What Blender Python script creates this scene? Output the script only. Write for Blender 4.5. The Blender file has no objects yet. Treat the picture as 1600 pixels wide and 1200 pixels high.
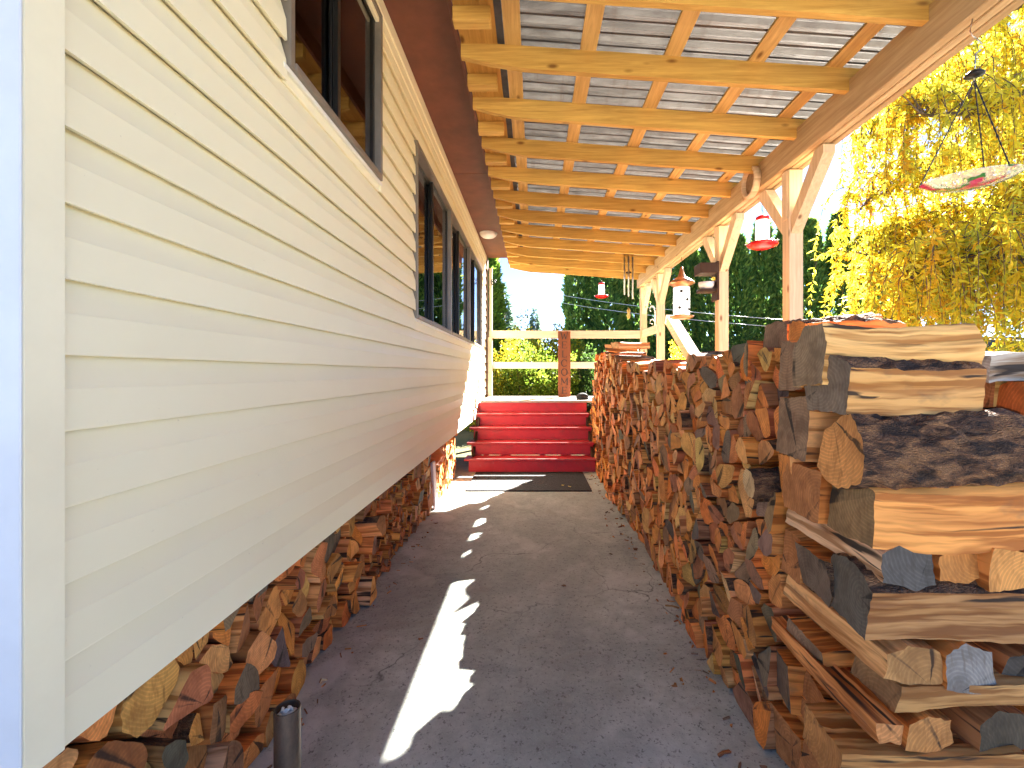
import bpy, bmesh, math, random
import numpy as np
from mathutils import Vector, Matrix

R = random.Random(7)
NR = np.random.default_rng(7)
SC = bpy.context.scene
COL = SC.collection
H = 1.35                      # eye height
F = 720.0                     # focal length in photo pixels (1600 wide)

# ------------------------------------------------------------------ camera
cam_d = bpy.data.cameras.new('camera')
cam = bpy.data.objects.new('camera', cam_d)
COL.objects.link(cam)
cam.location = (0, 0, H)
cam.rotation_euler = (math.radians(90), 0, 0)
cam_d.sensor_width = 36
cam_d.lens = F / 1600 * 36
cam_d.shift_x = -34 / 1600
cam_d.shift_y = -18 / 1600
cam_d.clip_start = 0.05
cam_d.clip_end = 3000
SC.camera = cam

# ------------------------------------------------------------------ light
SUN = Vector((0.89, 1.342, 1.0)).normalized()       # direction towards the sun
elev = math.asin(SUN.z)
azim = math.atan2(SUN.x, SUN.y)                     # from +y towards +x
world = bpy.data.worlds.new('World')
SC.world = world
world.use_nodes = True
wn = world.node_tree.nodes
wl = world.node_tree.links
wn.clear()
sky = wn.new('ShaderNodeTexSky')
sky.sky_type = 'NISHITA'
sky.sun_disc = False
sky.sun_elevation = elev
sky.sun_rotation = azim
sky.air_density = 0.38
sky.dust_density = 0.2
sky.altitude = 2500
sky.ozone_density = 1.2
bg = wn.new('ShaderNodeBackground')
bg.inputs['Strength'].default_value = 0.05
wo = wn.new('ShaderNodeOutputWorld')
wl.new(sky.outputs[0], bg.inputs[0])
wl.new(bg.outputs[0], wo.inputs[0])
sun_d = bpy.data.lights.new('sun', 'SUN')
sun_d.energy = 5.0
sun_d.angle = math.radians(0.5)
sun_d.color = (1.0, 0.95, 0.86)
sun = bpy.data.objects.new('sun', sun_d)
COL.objects.link(sun)
sun.rotation_euler = SUN.to_track_quat('Z', 'Y').to_euler()
sun.location = (6, 9, 9)
SC.view_settings.view_transform = 'Standard'
SC.view_settings.look = 'None'
SC.view_settings.exposure = 4.0
SC.view_settings.gamma = 1.0
SC.view_settings.use_curve_mapping = False
SC.render.engine = 'CYCLES'
SC.cycles.max_bounces = 10
SC.cycles.diffuse_bounces = 6
SC.cycles.transparent_max_bounces = 12

# ------------------------------------------------------------------ node helpers
class NT:
    def __init__(self, name):
        self.m = bpy.data.materials.new(name)
        self.m.use_nodes = True
        self.t = self.m.node_tree
        self.t.nodes.clear()
        self.out = self.t.nodes.new('ShaderNodeOutputMaterial')
        self.p = self.t.nodes.new('ShaderNodeBsdfPrincipled')
        self.t.links.new(self.p.outputs[0], self.out.inputs[0])
    def n(self, kind, **kw):
        o = self.t.nodes.new(kind)
        for k, v in kw.items():
            setattr(o, k, v)
        return o
    def l(self, a, b):
        self.t.links.new(a, b)
    def val(self, sock, v):
        if isinstance(v, bpy.types.NodeSocket):
            self.l(v, sock)
        else:
            sock.default_value = v
    def coord(self, which='Object', scale=(1, 1, 1), rand=True):
        tc = self.n('ShaderNodeTexCoord')
        mp = self.n('ShaderNodeMapping')
        mp.inputs['Scale'].default_value = scale
        src = tc.outputs[which]
        if rand:
            oi = self.n('ShaderNodeObjectInfo')
            mu = self.n('ShaderNodeMath', operation='MULTIPLY')
            self.l(oi.outputs['Random'], mu.inputs[0]); mu.inputs[1].default_value = 37.0
            ad = self.n('ShaderNodeVectorMath', operation='ADD')
            self.l(src, ad.inputs[0]); self.l(mu.outputs[0], ad.inputs[1])
            src = ad.outputs[0]
        self.l(src, mp.inputs['Vector'])
        return mp.outputs[0]
    def noise(self, vec, scale, detail=4, rough=0.6, dist=0.0):
        o = self.n('ShaderNodeTexNoise')
        self.l(vec, o.inputs['Vector'])
        o.inputs['Scale'].default_value = scale
        o.inputs['Detail'].default_value = detail
        o.inputs['Roughness'].default_value = rough
        o.inputs['Distortion'].default_value = dist
        return o.outputs[0]
    def ramp(self, fac, stops):
        o = self.n('ShaderNodeValToRGB')
        e = o.color_ramp.elements
        while len(e) < len(stops):
            e.new(0.5)
        for i, (p, c) in enumerate(stops):
            e[i].position = p
            e[i].color = (c[0], c[1], c[2], 1) if not isinstance(c, (int, float)) else (c, c, c, 1)
        self.l(fac, o.inputs[0])
        return o.outputs[0]
    def mix(self, fac, a, b, blend='MIX'):
        o = self.n('ShaderNodeMix', data_type='RGBA', blend_type=blend)
        self.val(o.inputs[0], fac)
        for s, v in ((o.inputs[6], a), (o.inputs[7], b)):
            if isinstance(v, bpy.types.NodeSocket): self.l(v, s)
            else: s.default_value = (v[0], v[1], v[2], 1)
        return o.outputs[2]
    def bump(self, h, strength=0.3, dist=0.01):
        o = self.n('ShaderNodeBump')
        o.inputs['Strength'].default_value = strength
        o.inputs['Distance'].default_value = dist
        self.l(h, o.inputs['Height'])
        self.l(o.outputs[0], self.p.inputs['Normal'])
    def col(self, c):
        s = self.p.inputs['Base Color']
        if isinstance(c, bpy.types.NodeSocket): self.l(c, s)
        else: s.default_value = (c[0], c[1], c[2], 1)
    def set(self, rough=0.6, metal=0.0, spec=0.5):
        self.val(self.p.inputs['Roughness'], rough)
        self.p.inputs['Metallic'].default_value = metal
        self.p.inputs['Specular IOR Level'].default_value = spec
        return self.m

def plain(name, c, rough=0.6, metal=0.0, spec=0.5, var=0.12, scale=12, bump=0.0):
    t = NT(name)
    v = t.coord()
    n = t.noise(v, scale, 5)
    k = t.ramp(n, [(0.3, 1 - var), (0.7, 1 + var)])
    t.col(t.mix(1.0, c, k, 'MULTIPLY'))
    if bump:
        t.bump(t.noise(v, scale * 6, 5), bump, 0.004)
    return t.set(rough, metal, spec)

def lumber(name, c, axis, dark=None, rough=0.7, knots=True, bump=0.25):
    t = NT(name)
    dark = dark or (c[0] * 0.62, c[1] * 0.55, c[2] * 0.5)
    s = [22, 22, 22]; s['xyz'.index(axis)] = 1.3
    v = t.coord('Object', s)
    g = t.noise(v, 1.6, 6, 0.65, 0.6)
    base = t.mix(t.ramp(g, [(0.35, 0.0), (0.68, 1.0)]), dark, c)
    s2 = [3.0, 3.0, 3.0]; s2['xyz'.index(axis)] = 1.0
    v2 = t.coord('Object', s2)
    big = t.noise(v2, 1.1, 3)
    base = t.mix(t.ramp(big, [(0.3, 0.0), (0.75, 0.35)]), base, (c[0] * 0.8, c[1] * 0.68, c[2] * 0.55))
    if knots:
        s3 = [11, 11, 11]; s3['xyz'.index(axis)] = 4.5
        v3 = t.coord('Object', s3)
        vo = t.n('ShaderNodeTexVoronoi'); t.l(v3, vo.inputs['Vector']); vo.inputs['Scale'].default_value = 0.62
        kn = t.ramp(vo.outputs['Distance'], [(0.05, 1.0), (0.13, 0.0)])
        base = t.mix(kn, base, (c[0] * 0.28, c[1] * 0.2, c[2] * 0.16))
    oi = t.n('ShaderNodeObjectInfo')
    base = t.mix(1.0, base, t.ramp(oi.outputs['Random'], [(0.0, (0.80, 0.76, 0.72)), (0.5, (0.98, 0.98, 0.97)), (1.0, (1.06, 1.08, 1.12))]), 'MULTIPLY')
    t.col(base)
    t.bump(g, bump, 0.004)
    return t.set(rough, 0, 0.3)

# ------------------------------------------------------------------ materials
M = {}
YW = (0.70, 0.45, 0.12)
M['rafter'] = lumber('rafter_wood', YW, 'x')
M['purlin'] = lumber('purlin_wood', (0.80, 0.57, 0.22), 'y')
M['beam'] = lumber('beam_wood', (0.68, 0.53, 0.32), 'y')
M['post'] = lumber('post_wood', (0.84, 0.69, 0.46), 'z', (0.62, 0.47, 0.30), bump=0.12)
M['post_y'] = lumber('post_wood_along', (0.84, 0.70, 0.48), 'y', (0.62, 0.48, 0.31), bump=0.12)
M['rail'] = lumber('rail_wood', (0.80, 0.70, 0.54), 'x', (0.66, 0.54, 0.40), knots=False, bump=0.1)
M['railpost'] = lumber('rail_post_wood', (0.72, 0.60, 0.47), 'z', (0.5, 0.38, 0.28), knots=False, bump=0.1)
M['brown'] = plain('brown_paint', (0.15, 0.046, 0.022), 0.65, var=0.22, scale=5, bump=0.2)
M['brown_trim'] = plain('brown_trim_paint', (0.11, 0.055, 0.04), 0.55, var=0.2)
M['deck'] = lumber('deck_board_paint', (0.50, 0.45, 0.42), 'x', (0.36, 0.31, 0.28), knots=False)
M['frame'] = plain('black_sash', (0.012, 0.011, 0.010), 0.35)
M['alu'] = plain('bronze_aluminium', (0.24, 0.21, 0.18), 0.4, 0.4)
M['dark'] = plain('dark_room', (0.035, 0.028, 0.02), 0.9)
M['mesh_screen'] = plain('insect_screen', (0.055, 0.045, 0.03), 0.8)
M['redplastic'] = plain('red_plastic', (0.55, 0.008, 0.012), 0.25, var=0.05)
M['copper'] = plain('copper', (0.55, 0.25, 0.13), 0.35, 0.85, var=0.2)
M['blackmetal'] = plain('black_metal', (0.015, 0.015, 0.015), 0.45, 0.4)
M['steel'] = plain('steel_tube', (0.55, 0.54, 0.52), 0.28, 0.95)
M['darkwood'] = lumber('dark_stained_wood', (0.06, 0.032, 0.018), 'z', knots=False)
M['bowl'] = plain('white_ceramic', (0.82, 0.82, 0.80), 0.25, var=0.03)
M['wire'] = plain('pale_cable', (0.7, 0.72, 0.74), 0.5)
M['twig'] = plain('twig_bark', (0.10, 0.065, 0.04), 0.85)
M['tar'] = plain('tar_paper', (0.05, 0.05, 0.055), 0.8, var=0.4, bump=0.4)
M['sheath'] = lumber('sheathing_wood', (0.62, 0.36, 0.09), 'y')
M['lamp'] = plain('opal_glass', (0.85, 0.84, 0.80), 0.3, var=0.02)
M['house_roof'] = plain('grey_shingles', (0.12, 0.12, 0.12), 0.9, var=0.3)
M['orange_bag'] = plain('orange_plastic', (0.60, 0.11, 0.012), 0.4, var=0.25)
M['pink'] = plain('pale_pink_board', (0.62, 0.47, 0.46), 0.6)
M['ash'] = plain('cigarette_paper', (0.75, 0.73, 0.69), 0.8, var=0.2, scale=90)
M['sign'] = lumber('welcome_board', (0.24, 0.075, 0.028), 'z', (0.15, 0.045, 0.02))
M['letter'] = plain('black_letter_paint', (0.03, 0.012, 0.008), 0.6)
M['disc'] = lumber('plaque_wood', (0.80, 0.66, 0.46), 'z', knots=False)
M['disc_face'] = lumber('plaque_face', (0.36, 0.22, 0.12), 'z', knots=False)
M['cap'] = plain('black_fabric', (0.008, 0.008, 0.009), 0.9)
M['hill'] = plain('hill_forest', (0.045, 0.06, 0.06), 0.95, var=0.3, scale=0.2)

def mk_siding():
    t = NT('white_vinyl_siding')
    v = t.coord('Object', (1, 1, 1))
    v2 = t.coord('Object', (3, 1.2, 60))
    g = t.noise(v2, 3.0, 5, 0.6)
    d = t.noise(v, 1.6, 4)
    c = t.mix(t.ramp(d, [(0.35, 0.0), (0.75, 0.6)]), (0.87, 0.81, 0.59), (0.81, 0.745, 0.53))
    spots = t.noise(v, 55, 2)
    c = t.mix(t.ramp(spots, [(0.74, 0.0), (0.80, 0.35)]), c, (0.42, 0.36, 0.28))
    t.col(c)
    t.bump(t.mix(0.75, g, t.noise(t.coord('Object', (1, 0.6, 2.2)), 2.2, 3)), 0.10, 0.006)
    return t.set(0.42, 0, 0.4)
M['siding'] = mk_siding()
M['trim'] = plain('white_trim', (0.80, 0.78, 0.71), 0.4, var=0.05, scale=3)
M['corner_paint'] = plain('pale_grey_corner_paint', (0.56, 0.58, 0.62), 0.5, var=0.08, scale=4)
M['cream_trim'] = plain('cream_trim', (0.86, 0.80, 0.59), 0.42, var=0.05, scale=4)

def mk_red():
    t = NT('red_step_paint')
    v = t.coord('Object', (1, 1, 1))
    a = t.noise(v, 4, 6, 0.7)
    b = t.noise(v, 40, 4, 0.7)
    c = t.mix(t.ramp(a, [(0.3, 0.0), (0.7, 1.0)]), (0.42, 0.010, 0.018), (0.55, 0.018, 0.028))
    c = t.mix(t.ramp(b, [(0.60, 0.0), (0.74, 0.7)]), c, (0.36, 0.10, 0.08))
    dd_ = t.noise(v, 7, 5, 0.7)
    c = t.mix(t.ramp(dd_, [(0.52, 0.0), (0.72, 0.55)]), c, (0.20, 0.035, 0.03))
    t.col(c); t.bump(b, 0.15, 0.003)
    return t.set(0.45, 0, 0.5)
M['red'] = mk_red()
def mk_red_worn():
    t = NT('red_step_paint_worn')
    v = t.coord('Object', (1, 4, 4))
    b = t.noise(v, 9, 6, 0.75)
    c = t.mix(t.ramp(b, [(0.42, 0.0), (0.62, 0.8)]), (0.34, 0.008, 0.014), (0.55, 0.30, 0.26))
    t.col(c); t.bump(b, 0.2, 0.003)
    return t.set(0.5, 0, 0.5)
M['red_worn'] = mk_red_worn()

def mk_concrete():
    t = NT('weathered_concrete')
    v = t.coord('Object', (1, 1, 1), rand=False)
    big = t.noise(v, 1.3, 6, 0.68, 0.4)
    mid = t.noise(v, 9, 6, 0.7)
    fine = t.noise(v, 130, 3, 0.7)
    sp = t.noise(v, 60, 4, 0.75)
    c = t.mix(t.ramp(big, [(0.36, 0.0), (0.62, 1.0)]), (0.35, 0.375, 0.355), (0.58, 0.605, 0.57))
    c = t.mix(t.ramp(mid, [(0.38, 0.45), (0.66, 0.0)]), c, (0.20, 0.212, 0.20))
    c = t.mix(t.ramp(sp, [(0.56, 0.0), (0.66, 0.75)]), c, (0.085, 0.08, 0.075))
    c = t.mix(t.ramp(fine, [(0.55, 0.0), (0.75, 0.4)]), c, (0.60, 0.585, 0.56))
    st = t.noise(v, 2.7, 5, 0.6, 1.2)
    c = t.mix(t.ramp(st, [(0.60, 0.0), (0.72, 0.45)]), c, (0.30, 0.27, 0.225))
    wv = t.n('ShaderNodeVectorMath', operation='ADD'); ns = t.n('ShaderNodeTexNoise'); t.l(v, ns.inputs['Vector']); ns.inputs['Scale'].default_value = 3.0; ns.inputs['Detail'].default_value = 4
    sm_ = t.n('ShaderNodeVectorMath', operation='SCALE'); t.l(ns.outputs['Color'], sm_.inputs[0]); sm_.inputs['Scale'].default_value = 0.5
    t.l(v, wv.inputs[0]); t.l(sm_.outputs[0], wv.inputs[1])
    vc = t.n('ShaderNodeTexVoronoi', feature='DISTANCE_TO_EDGE'); t.l(wv.outputs[0], vc.inputs['Vector']); vc.inputs['Scale'].default_value = 0.75
    ck = t.n('ShaderNodeMath', operation='MULTIPLY'); t.l(t.ramp(vc.outputs['Distance'], [(0.0015, 1.0), (0.005, 0.0)]), ck.inputs[0]); t.l(t.ramp(big, [(0.45, 0.0), (0.58, 0.8)]), ck.inputs[1])
    c = t.mix(ck.outputs[0], c, (0.06, 0.058, 0.052))
    lp = t.noise(v, 1.9, 3, 0.5, 0.3)
    c = t.mix(t.ramp(lp, [(0.60, 0.0), (0.66, 0.5)]), c, (0.62, 0.63, 0.60))
    t.col(c)
    h = t.mix(0.5, sp, fine)
    t.bump(h, 0.55, 0.006)
    return t.set(t.ramp(mid, [(0.3, 0.6), (0.7, 0.9)]), 0, 0.35)
M['concrete'] = mk_concrete()

def mk_mat():
    t = NT('ribbed_rubber_mat')
    v = t.coord('Object', (1, 1, 1), rand=False)
    vo = t.n('ShaderNodeTexVoronoi'); t.l(v, vo.inputs['Vector']); vo.inputs['Scale'].default_value = 55
    n = t.noise(v, 25, 5, 0.7)
    c = t.mix(t.ramp(n, [(0.4, 0.0), (0.75, 0.6)]), (0.012, 0.012, 0.014), (0.06, 0.058, 0.06))
    t.col(c); t.bump(vo.outputs['Distance'], 0.8, 0.01)
    return t.set(0.75, 0, 0.4)
M['mat'] = mk_mat()

def mk_metal():
    t = NT('galvanised_sheet')
    v = t.coord('Object', (1.5, 6, 6))
    n = t.noise(v, 2.2, 5, 0.7, 0.5)
    v2 = t.coord('Object', (14, 1.5, 1))
    n2 = t.noise(v2, 1.0, 4)
    c = t.mix(t.ramp(n, [(0.35, 0.0), (0.7, 1.0)]), (0.12, 0.112, 0.105), (0.24, 0.228, 0.215))
    c = t.mix(t.ramp(n2, [(0.55, 0.0), (0.75, 0.6)]), c, (0.12, 0.095, 0.075))
    t.col(c); t.bump(n, 0.08, 0.01)
    return t.set(t.ramp(n, [(0.3, 0.42), (0.7, 0.58)]), 0.7, 0.5)
M['metal'] = mk_metal()

def mk_ground():
    t = NT('lawn_ground')
    v = t.coord('Object', (1, 1, 1), rand=False)
    a = t.noise(v, 0.5, 6); b = t.noise(v, 30, 5, 0.8)
    c = t.mix(t.ramp(a, [(0.35, 0.0), (0.65, 1.0)]), (0.07, 0.085, 0.025), (0.14, 0.12, 0.05))
    c = t.mix(t.ramp(b, [(0.5, 0.0), (0.75, 0.7)]), c, (0.22, 0.17, 0.06))
    t.col(c); t.bump(b, 0.8, 0.03)
    return t.set(0.95, 0, 0.2)
M['ground'] = mk_ground()

def mk_glass():
    t = NT('window_glass')
    t.t.nodes.remove(t.p)
    tr = t.n('ShaderNodeBsdfTransparent'); tr.inputs[0].default_value = (0.80, 0.80, 0.76, 1)
    gl = t.n('ShaderNodeBsdfGlossy'); gl.inputs['Roughness'].default_value = 0.01
    gl.inputs['Color'].default_value = (1, 1, 1, 1)
    fr = t.n('ShaderNodeFresnel'); fr.inputs['IOR'].default_value = 1.85
    mx = t.n('ShaderNodeMixShader')
    t.l(fr.outputs[0], mx.inputs[0]); t.l(tr.outputs[0], mx.inputs[1]); t.l(gl.outputs[0], mx.inputs[2])
    t.l(mx.outputs[0], t.out.inputs[0])
    return t.m
M['glass'] = mk_glass()

def mk_clear(name, tint, cover):
    t = NT(name)
    tr = t.n('ShaderNodeBsdfTransparent'); tr.inputs[0].default_value = (1, 1, 1, 1)
    t.col(tint); t.set(0.12, 0, 0.6)
    tl = t.n('ShaderNodeBsdfTranslucent'); tl.inputs[0].default_value = (tint[0], tint[1], tint[2], 1)
    m1 = t.n('ShaderNodeMixShader'); m1.inputs[0].default_value = 0.55
    t.l(t.p.outputs[0], m1.inputs[1]); t.l(tl.outputs[0], m1.inputs[2])
    m2 = t.n('ShaderNodeMixShader'); m2.inputs[0].default_value = cover
    t.l(tr.outputs[0], m2.inputs[1]); t.l(m1.outputs[0], m2.inputs[2])
    t.l(m2.outputs[0], t.out.inputs[0])
    return t.m
M['clear'] = mk_clear('frosted_feeder_plastic', (0.9, 0.9, 0.92), 0.85)
def mk_dish():
    t = NT('painted_glass_dish')
    tr = t.n('ShaderNodeBsdfTransparent'); tr.inputs[0].default_value = (0.95, 0.97, 0.95, 1)
    v = t.coord('Object', (1, 1, 1), rand=False)
    n = t.noise(v, 9, 3, 0.5)
    n2 = t.noise(v, 5.5, 2, 0.5)
    c = t.mix(t.ramp(n, [(0.50, 0.0), (0.54, 1.0)]), (0.85, 0.87, 0.85), (0.03, 0.22, 0.05))
    c = t.mix(t.ramp(n2, [(0.58, 0.0), (0.62, 1.0)]), c, (0.55, 0.04, 0.16))
    t.col(c); t.set(0.08, 0, 0.7)
    cov = t.ramp(n, [(0.47, 0.35), (0.54, 0.9)])
    m2 = t.n('ShaderNodeMixShader'); t.l(cov, m2.inputs[0])
    t.l(tr.outputs[0], m2.inputs[1]); t.l(t.p.outputs[0], m2.inputs[2])
    t.l(m2.outputs[0], t.out.inputs[0])
    return t.m
M['dish'] = mk_dish()

def mk_leaf(name, trans=0.45, rough=0.5):
    t = NT(name)
    at = t.n('ShaderNodeAttribute'); at.attribute_name = 'tint'
    t.col(at.outputs['Color']); t.set(rough, 0, 0.25)
    tl = t.n('ShaderNodeBsdfTranslucent'); t.l(at.outputs['Color'], tl.inputs[0])
    mx = t.n('ShaderNodeMixShader'); mx.inputs[0].default_value = trans
    t.l(t.p.outputs[0], mx.inputs[1]); t.l(tl.outputs[0], mx.inputs[2])
    t.l(mx.outputs[0], t.out.inputs[0])
    return t.m
M['leaf'] = mk_leaf('leaf_blade', 0.6)
M['needle'] = mk_leaf('cedar_spray', 0.5, 0.7)

def mk_wood(kind):
    t = NT('firewood_' + kind)
    at = t.n('ShaderNodeAttribute'); at.attribute_name = 'tint'
    uv = t.n('ShaderNodeUVMap'); uv.uv_map = 'uv'
    def mapped(s):
        mp = t.n('ShaderNodeMapping'); mp.inputs['Scale'].default_value = s; mp.inputs['Location'].default_value = (0.31, 0.17, 0.37 + s[0] * 0.011)
        t.l(uv.outputs[0], mp.inputs[0]); return mp.outputs[0]
    tint = at.outputs['Color']
    if kind == 'end':
        # growth rings about the pith (uv origin), saw marks, checks
        ln = t.n('ShaderNodeVectorMath', operation='LENGTH')
        ds = t.noise(mapped((14, 14, 1)), 1.0, 3)
        fr = t.n('ShaderNodeVectorMath', operation='FRACTION')
        sub = t.n('ShaderNodeVectorMath', operation='SUBTRACT')
        # uv = (10*k + a, 10*m + b): per-log integer offset for noise, fraction gives place
        t.l(uv.outputs[0], fr.inputs[0]); t.l(fr.outputs[0], sub.inputs[0]); sub.inputs[1].default_value = (0.5, 0.5, 0)
        t.l(sub.outputs[0], ln.inputs[0])
        ad = t.n('ShaderNodeMath', operation='MULTIPLY_ADD'); t.l(ds, ad.inputs[0]); ad.inputs[1].default_value = 0.012
        t.l(ln.outputs['Value'], ad.inputs[2])
        sc = t.n('ShaderNodeMath', operation='MULTIPLY'); t.l(ad.outputs[0], sc.inputs[0]); sc.inputs[1].default_value = 640
        sn = t.n('ShaderNodeMath', operation='SINE'); t.l(sc.outputs[0], sn.inputs[0])
        ring = t.ramp(sn.outputs[0], [(0.0, 0.84), (0.6, 1.0), (1.0, 1.05)])
        big = t.noise(mapped((13, 13, 1)), 1.0, 3.5, 0.65)
        fine = t.noise(mapped((90, 24, 1)), 1.0, 2, 0.55)
        c = t.mix(1.0, tint, ring, 'MULTIPLY')
        c = t.mix(t.ramp(big, [(0.40, 0.0), (0.66, 0.75)]), c, t.mix(1.0, tint, (0.42, 0.38, 0.36), 'MULTIPLY'))
        c = t.mix(t.ramp(fine, [(0.52, 0.0), (0.72, 0.55)]), c, t.mix(1.0, tint, (0.45, 0.36, 0.30), 'MULTIPLY'))
        sx_ = t.n('ShaderNodeSeparateXYZ'); t.l(sub.outputs[0], sx_.inputs[0])
        an = t.n('ShaderNodeMath', operation='ARCTAN2'); t.l(sx_.outputs[1], an.inputs[0]); t.l(sx_.outputs[0], an.inputs[1])
        su = t.n('ShaderNodeSeparateXYZ'); t.l(uv.outputs[0], su.inputs[0])
        w_ = t.n('ShaderNodeMath', operation='FLOOR'); t.l(su.outputs[0], w_.inputs[0])
        w2 = t.n('ShaderNodeMath', operation='MULTIPLY_ADD'); t.l(w_.outputs[0], w2.inputs[0]); w2.inputs[1].default_value = 7.31; t.l(an.outputs[0], w2.inputs[2])
        n1 = t.n('ShaderNodeTexNoise', noise_dimensions='1D'); t.l(w2.outputs[0], n1.inputs['W']); n1.inputs['Scale'].default_value = 1.7; n1.inputs['Detail'].default_value = 2
        cr = t.ramp(n1.outputs[0], [(0.62, 0.0), (0.66, 1.0)])
        crk = t.n('ShaderNodeMath', operation='MULTIPLY'); t.l(cr, crk.inputs[0]); t.l(t.ramp(big, [(0.40, 0.15), (0.55, 0.85)]), crk.inputs[1])
        c = t.mix(crk.outputs[0], c, (0.012, 0.008, 0.006))
        t.col(c); t.bump(t.mix(0.5, fine, big), 0.6, 0.008)
        return t.set(0.75, 0, 0.3)
    if kind == 'split':
        g = t.noise(mapped((3.0, 48, 1)), 1.0, 2.5, 0.55, 0.3)
        g2 = t.noise(mapped((2.0, 15, 1)), 1.0, 3, 0.6, 0.8)
        w = t.noise(mapped((5, 9, 1)), 1.0, 4, 0.65)
        c = t.mix(t.ramp(g, [(0.40, 0.0), (0.56, 1.0)]), t.mix(1.0, tint, (0.48, 0.36, 0.26), 'MULTIPLY'), tint)
        c = t.mix(t.ramp(g2, [(0.52, 0.0), (0.72, 0.75)]), c, t.mix(1.0, tint, (0.50, 0.36, 0.25), 'MULTIPLY'))
        c = t.mix(t.ramp(w, [(0.60, 0.0), (0.76, 0.6)]), c, (0.10, 0.075, 0.05))
        ck = t.noise(mapped((2.6, 34, 1)), 1.0, 2, 0.5, 0.6)
        c = t.mix(t.ramp(ck, [(0.62, 0.0), (0.67, 0.95)]), c, (0.02, 0.011, 0.007))
        t.col(c); t.bump(t.mix(0.4, g, g2), 0.8, 0.010)
        return t.set(0.7, 0, 0.3)
    vo = t.n('ShaderNodeTexVoronoi', feature='DISTANCE_TO_EDGE'); t.l(mapped((17, 40, 1)), vo.inputs['Vector'])
    vo.inputs['Randomness'].default_value = 1.0
    n = t.noise(mapped((14, 34, 1)), 1.0, 3, 0.6, 0.8)
    n2 = t.noise(mapped((5, 7, 1)), 1.0, 4, 0.65)
    c = t.ramp(n, [(0.38, (0.035, 0.018, 0.011)), (0.50, (0.13, 0.06, 0.03)), (0.62, (0.29, 0.14, 0.06))])
    c = t.mix(t.ramp(n2, [(0.52, 0.0), (0.66, 0.85)]), c, (0.22, 0.115, 0.055))
    c = t.mix(t.ramp(n2, [(0.68, 0.0), (0.78, 0.8)]), c, (0.60, 0.31, 0.10))
    cr = t.ramp(vo.outputs['Distance'], [(0.0, 0.9), (0.05, 0.0)])
    c = t.mix(cr, c, (0.012, 0.009, 0.008))
    t.col(c); t.bump(t.mix(0.5, n, vo.outputs['Distance']), 1.0, 0.02)
    return t.set(0.8, 0, 0.35)
WOOD = [mk_wood('end'), mk_wood('split'), mk_wood('bark')]

# ------------------------------------------------------------------ object helpers
def tag(o, label, cat, group=None, kind=None):
    if label: o['label'] = label
    if cat: o['category'] = cat
    if group: o['group'] = group
    if kind: o['kind'] = kind
    return o
def link(name, mesh, parent=None, loc=(0, 0, 0), rot=(0, 0, 0)):
    o = bpy.data.objects.new(name, mesh)
    COL.objects.link(o)
    o.location = loc; o.rotation_euler = rot
    if parent: o.parent = parent
    return o
def thing(name, label, cat, loc=(0, 0, 0), group=None, rot=(0, 0, 0)):
    o = bpy.data.objects.new(name, None)
    o.empty_display_size = 0.1
    COL.objects.link(o)
    o.location = loc; o.rotation_euler = rot
    return tag(o, label, cat, group)
def mesh_of(bm, name, mat, smooth=False):
    me = bpy.data.meshes.new(name)
    bmesh.ops.recalc_face_normals(bm, faces=bm.faces)
    bm.to_mesh(me); bm.free()
    if mat:
        for x in (mat if isinstance(mat, (list, tuple)) else [mat]):
            me.materials.append(x)
    if smooth:
        for p in me.polygons: p.use_smooth = True
    return me
def box_mesh(name, a, b, mat, bev=0.004):
    """box from corner a to corner b, rounded edges"""
    bm = bmesh.new()
    bmesh.ops.create_cube(bm, size=1)
    for v in bm.verts:
        v.co = Vector([(a[i] + b[i]) / 2 + v.co[i] * (b[i] - a[i]) for i in range(3)])
    if bev:
        bmesh.ops.bevel(bm, geom=bm.edges[:], offset=bev, segments=1, affect='EDGES')
    return mesh_of(bm, name, mat)
def box(name, a, b, mat, parent=None, bev=0.004, loc=None):
    """box placed with its origin at its centre, coordinates given in the parent's space"""
    c = [(a[i] + b[i]) / 2 for i in range(3)]
    h = [(b[i] - a[i]) / 2 for i in range(3)]
    me = box_mesh(name, [-x for x in h], h, mat, bev)
    return link(name, me, parent, c)
def tube_bm(bm, pts, radii, seg=8, cap=True):
    rings = []
    for i, p in enumerate(pts):
        p = Vector(p)
        d = (Vector(pts[min(i + 1, len(pts) - 1)]) - Vector(pts[max(i - 1, 0)])).normalized()
        q = d.to_track_quat('Z', 'Y')
        r = radii[i] if isinstance(radii, (list, tuple)) else radii
        rings.append([bm.verts.new(p + q @ Vector((math.cos(2 * math.pi * k / seg) * r, math.sin(2 * math.pi * k / seg) * r, 0))) for k in range(seg)])
    for a, b in zip(rings, rings[1:]):
        for k in range(seg):
            bm.faces.new((a[k], a[(k + 1) % seg], b[(k + 1) % seg], b[k]))
    if cap:
        bm.faces.new(rings[0][::-1]); bm.faces.new(rings[-1])
def tube(name, pts, r, mat, parent=None, seg=8, loc=(0, 0, 0)):
    bm = bmesh.new(); tube_bm(bm, pts, r, seg)
    return link(name, mesh_of(bm, name, mat, True), parent, loc)
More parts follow.
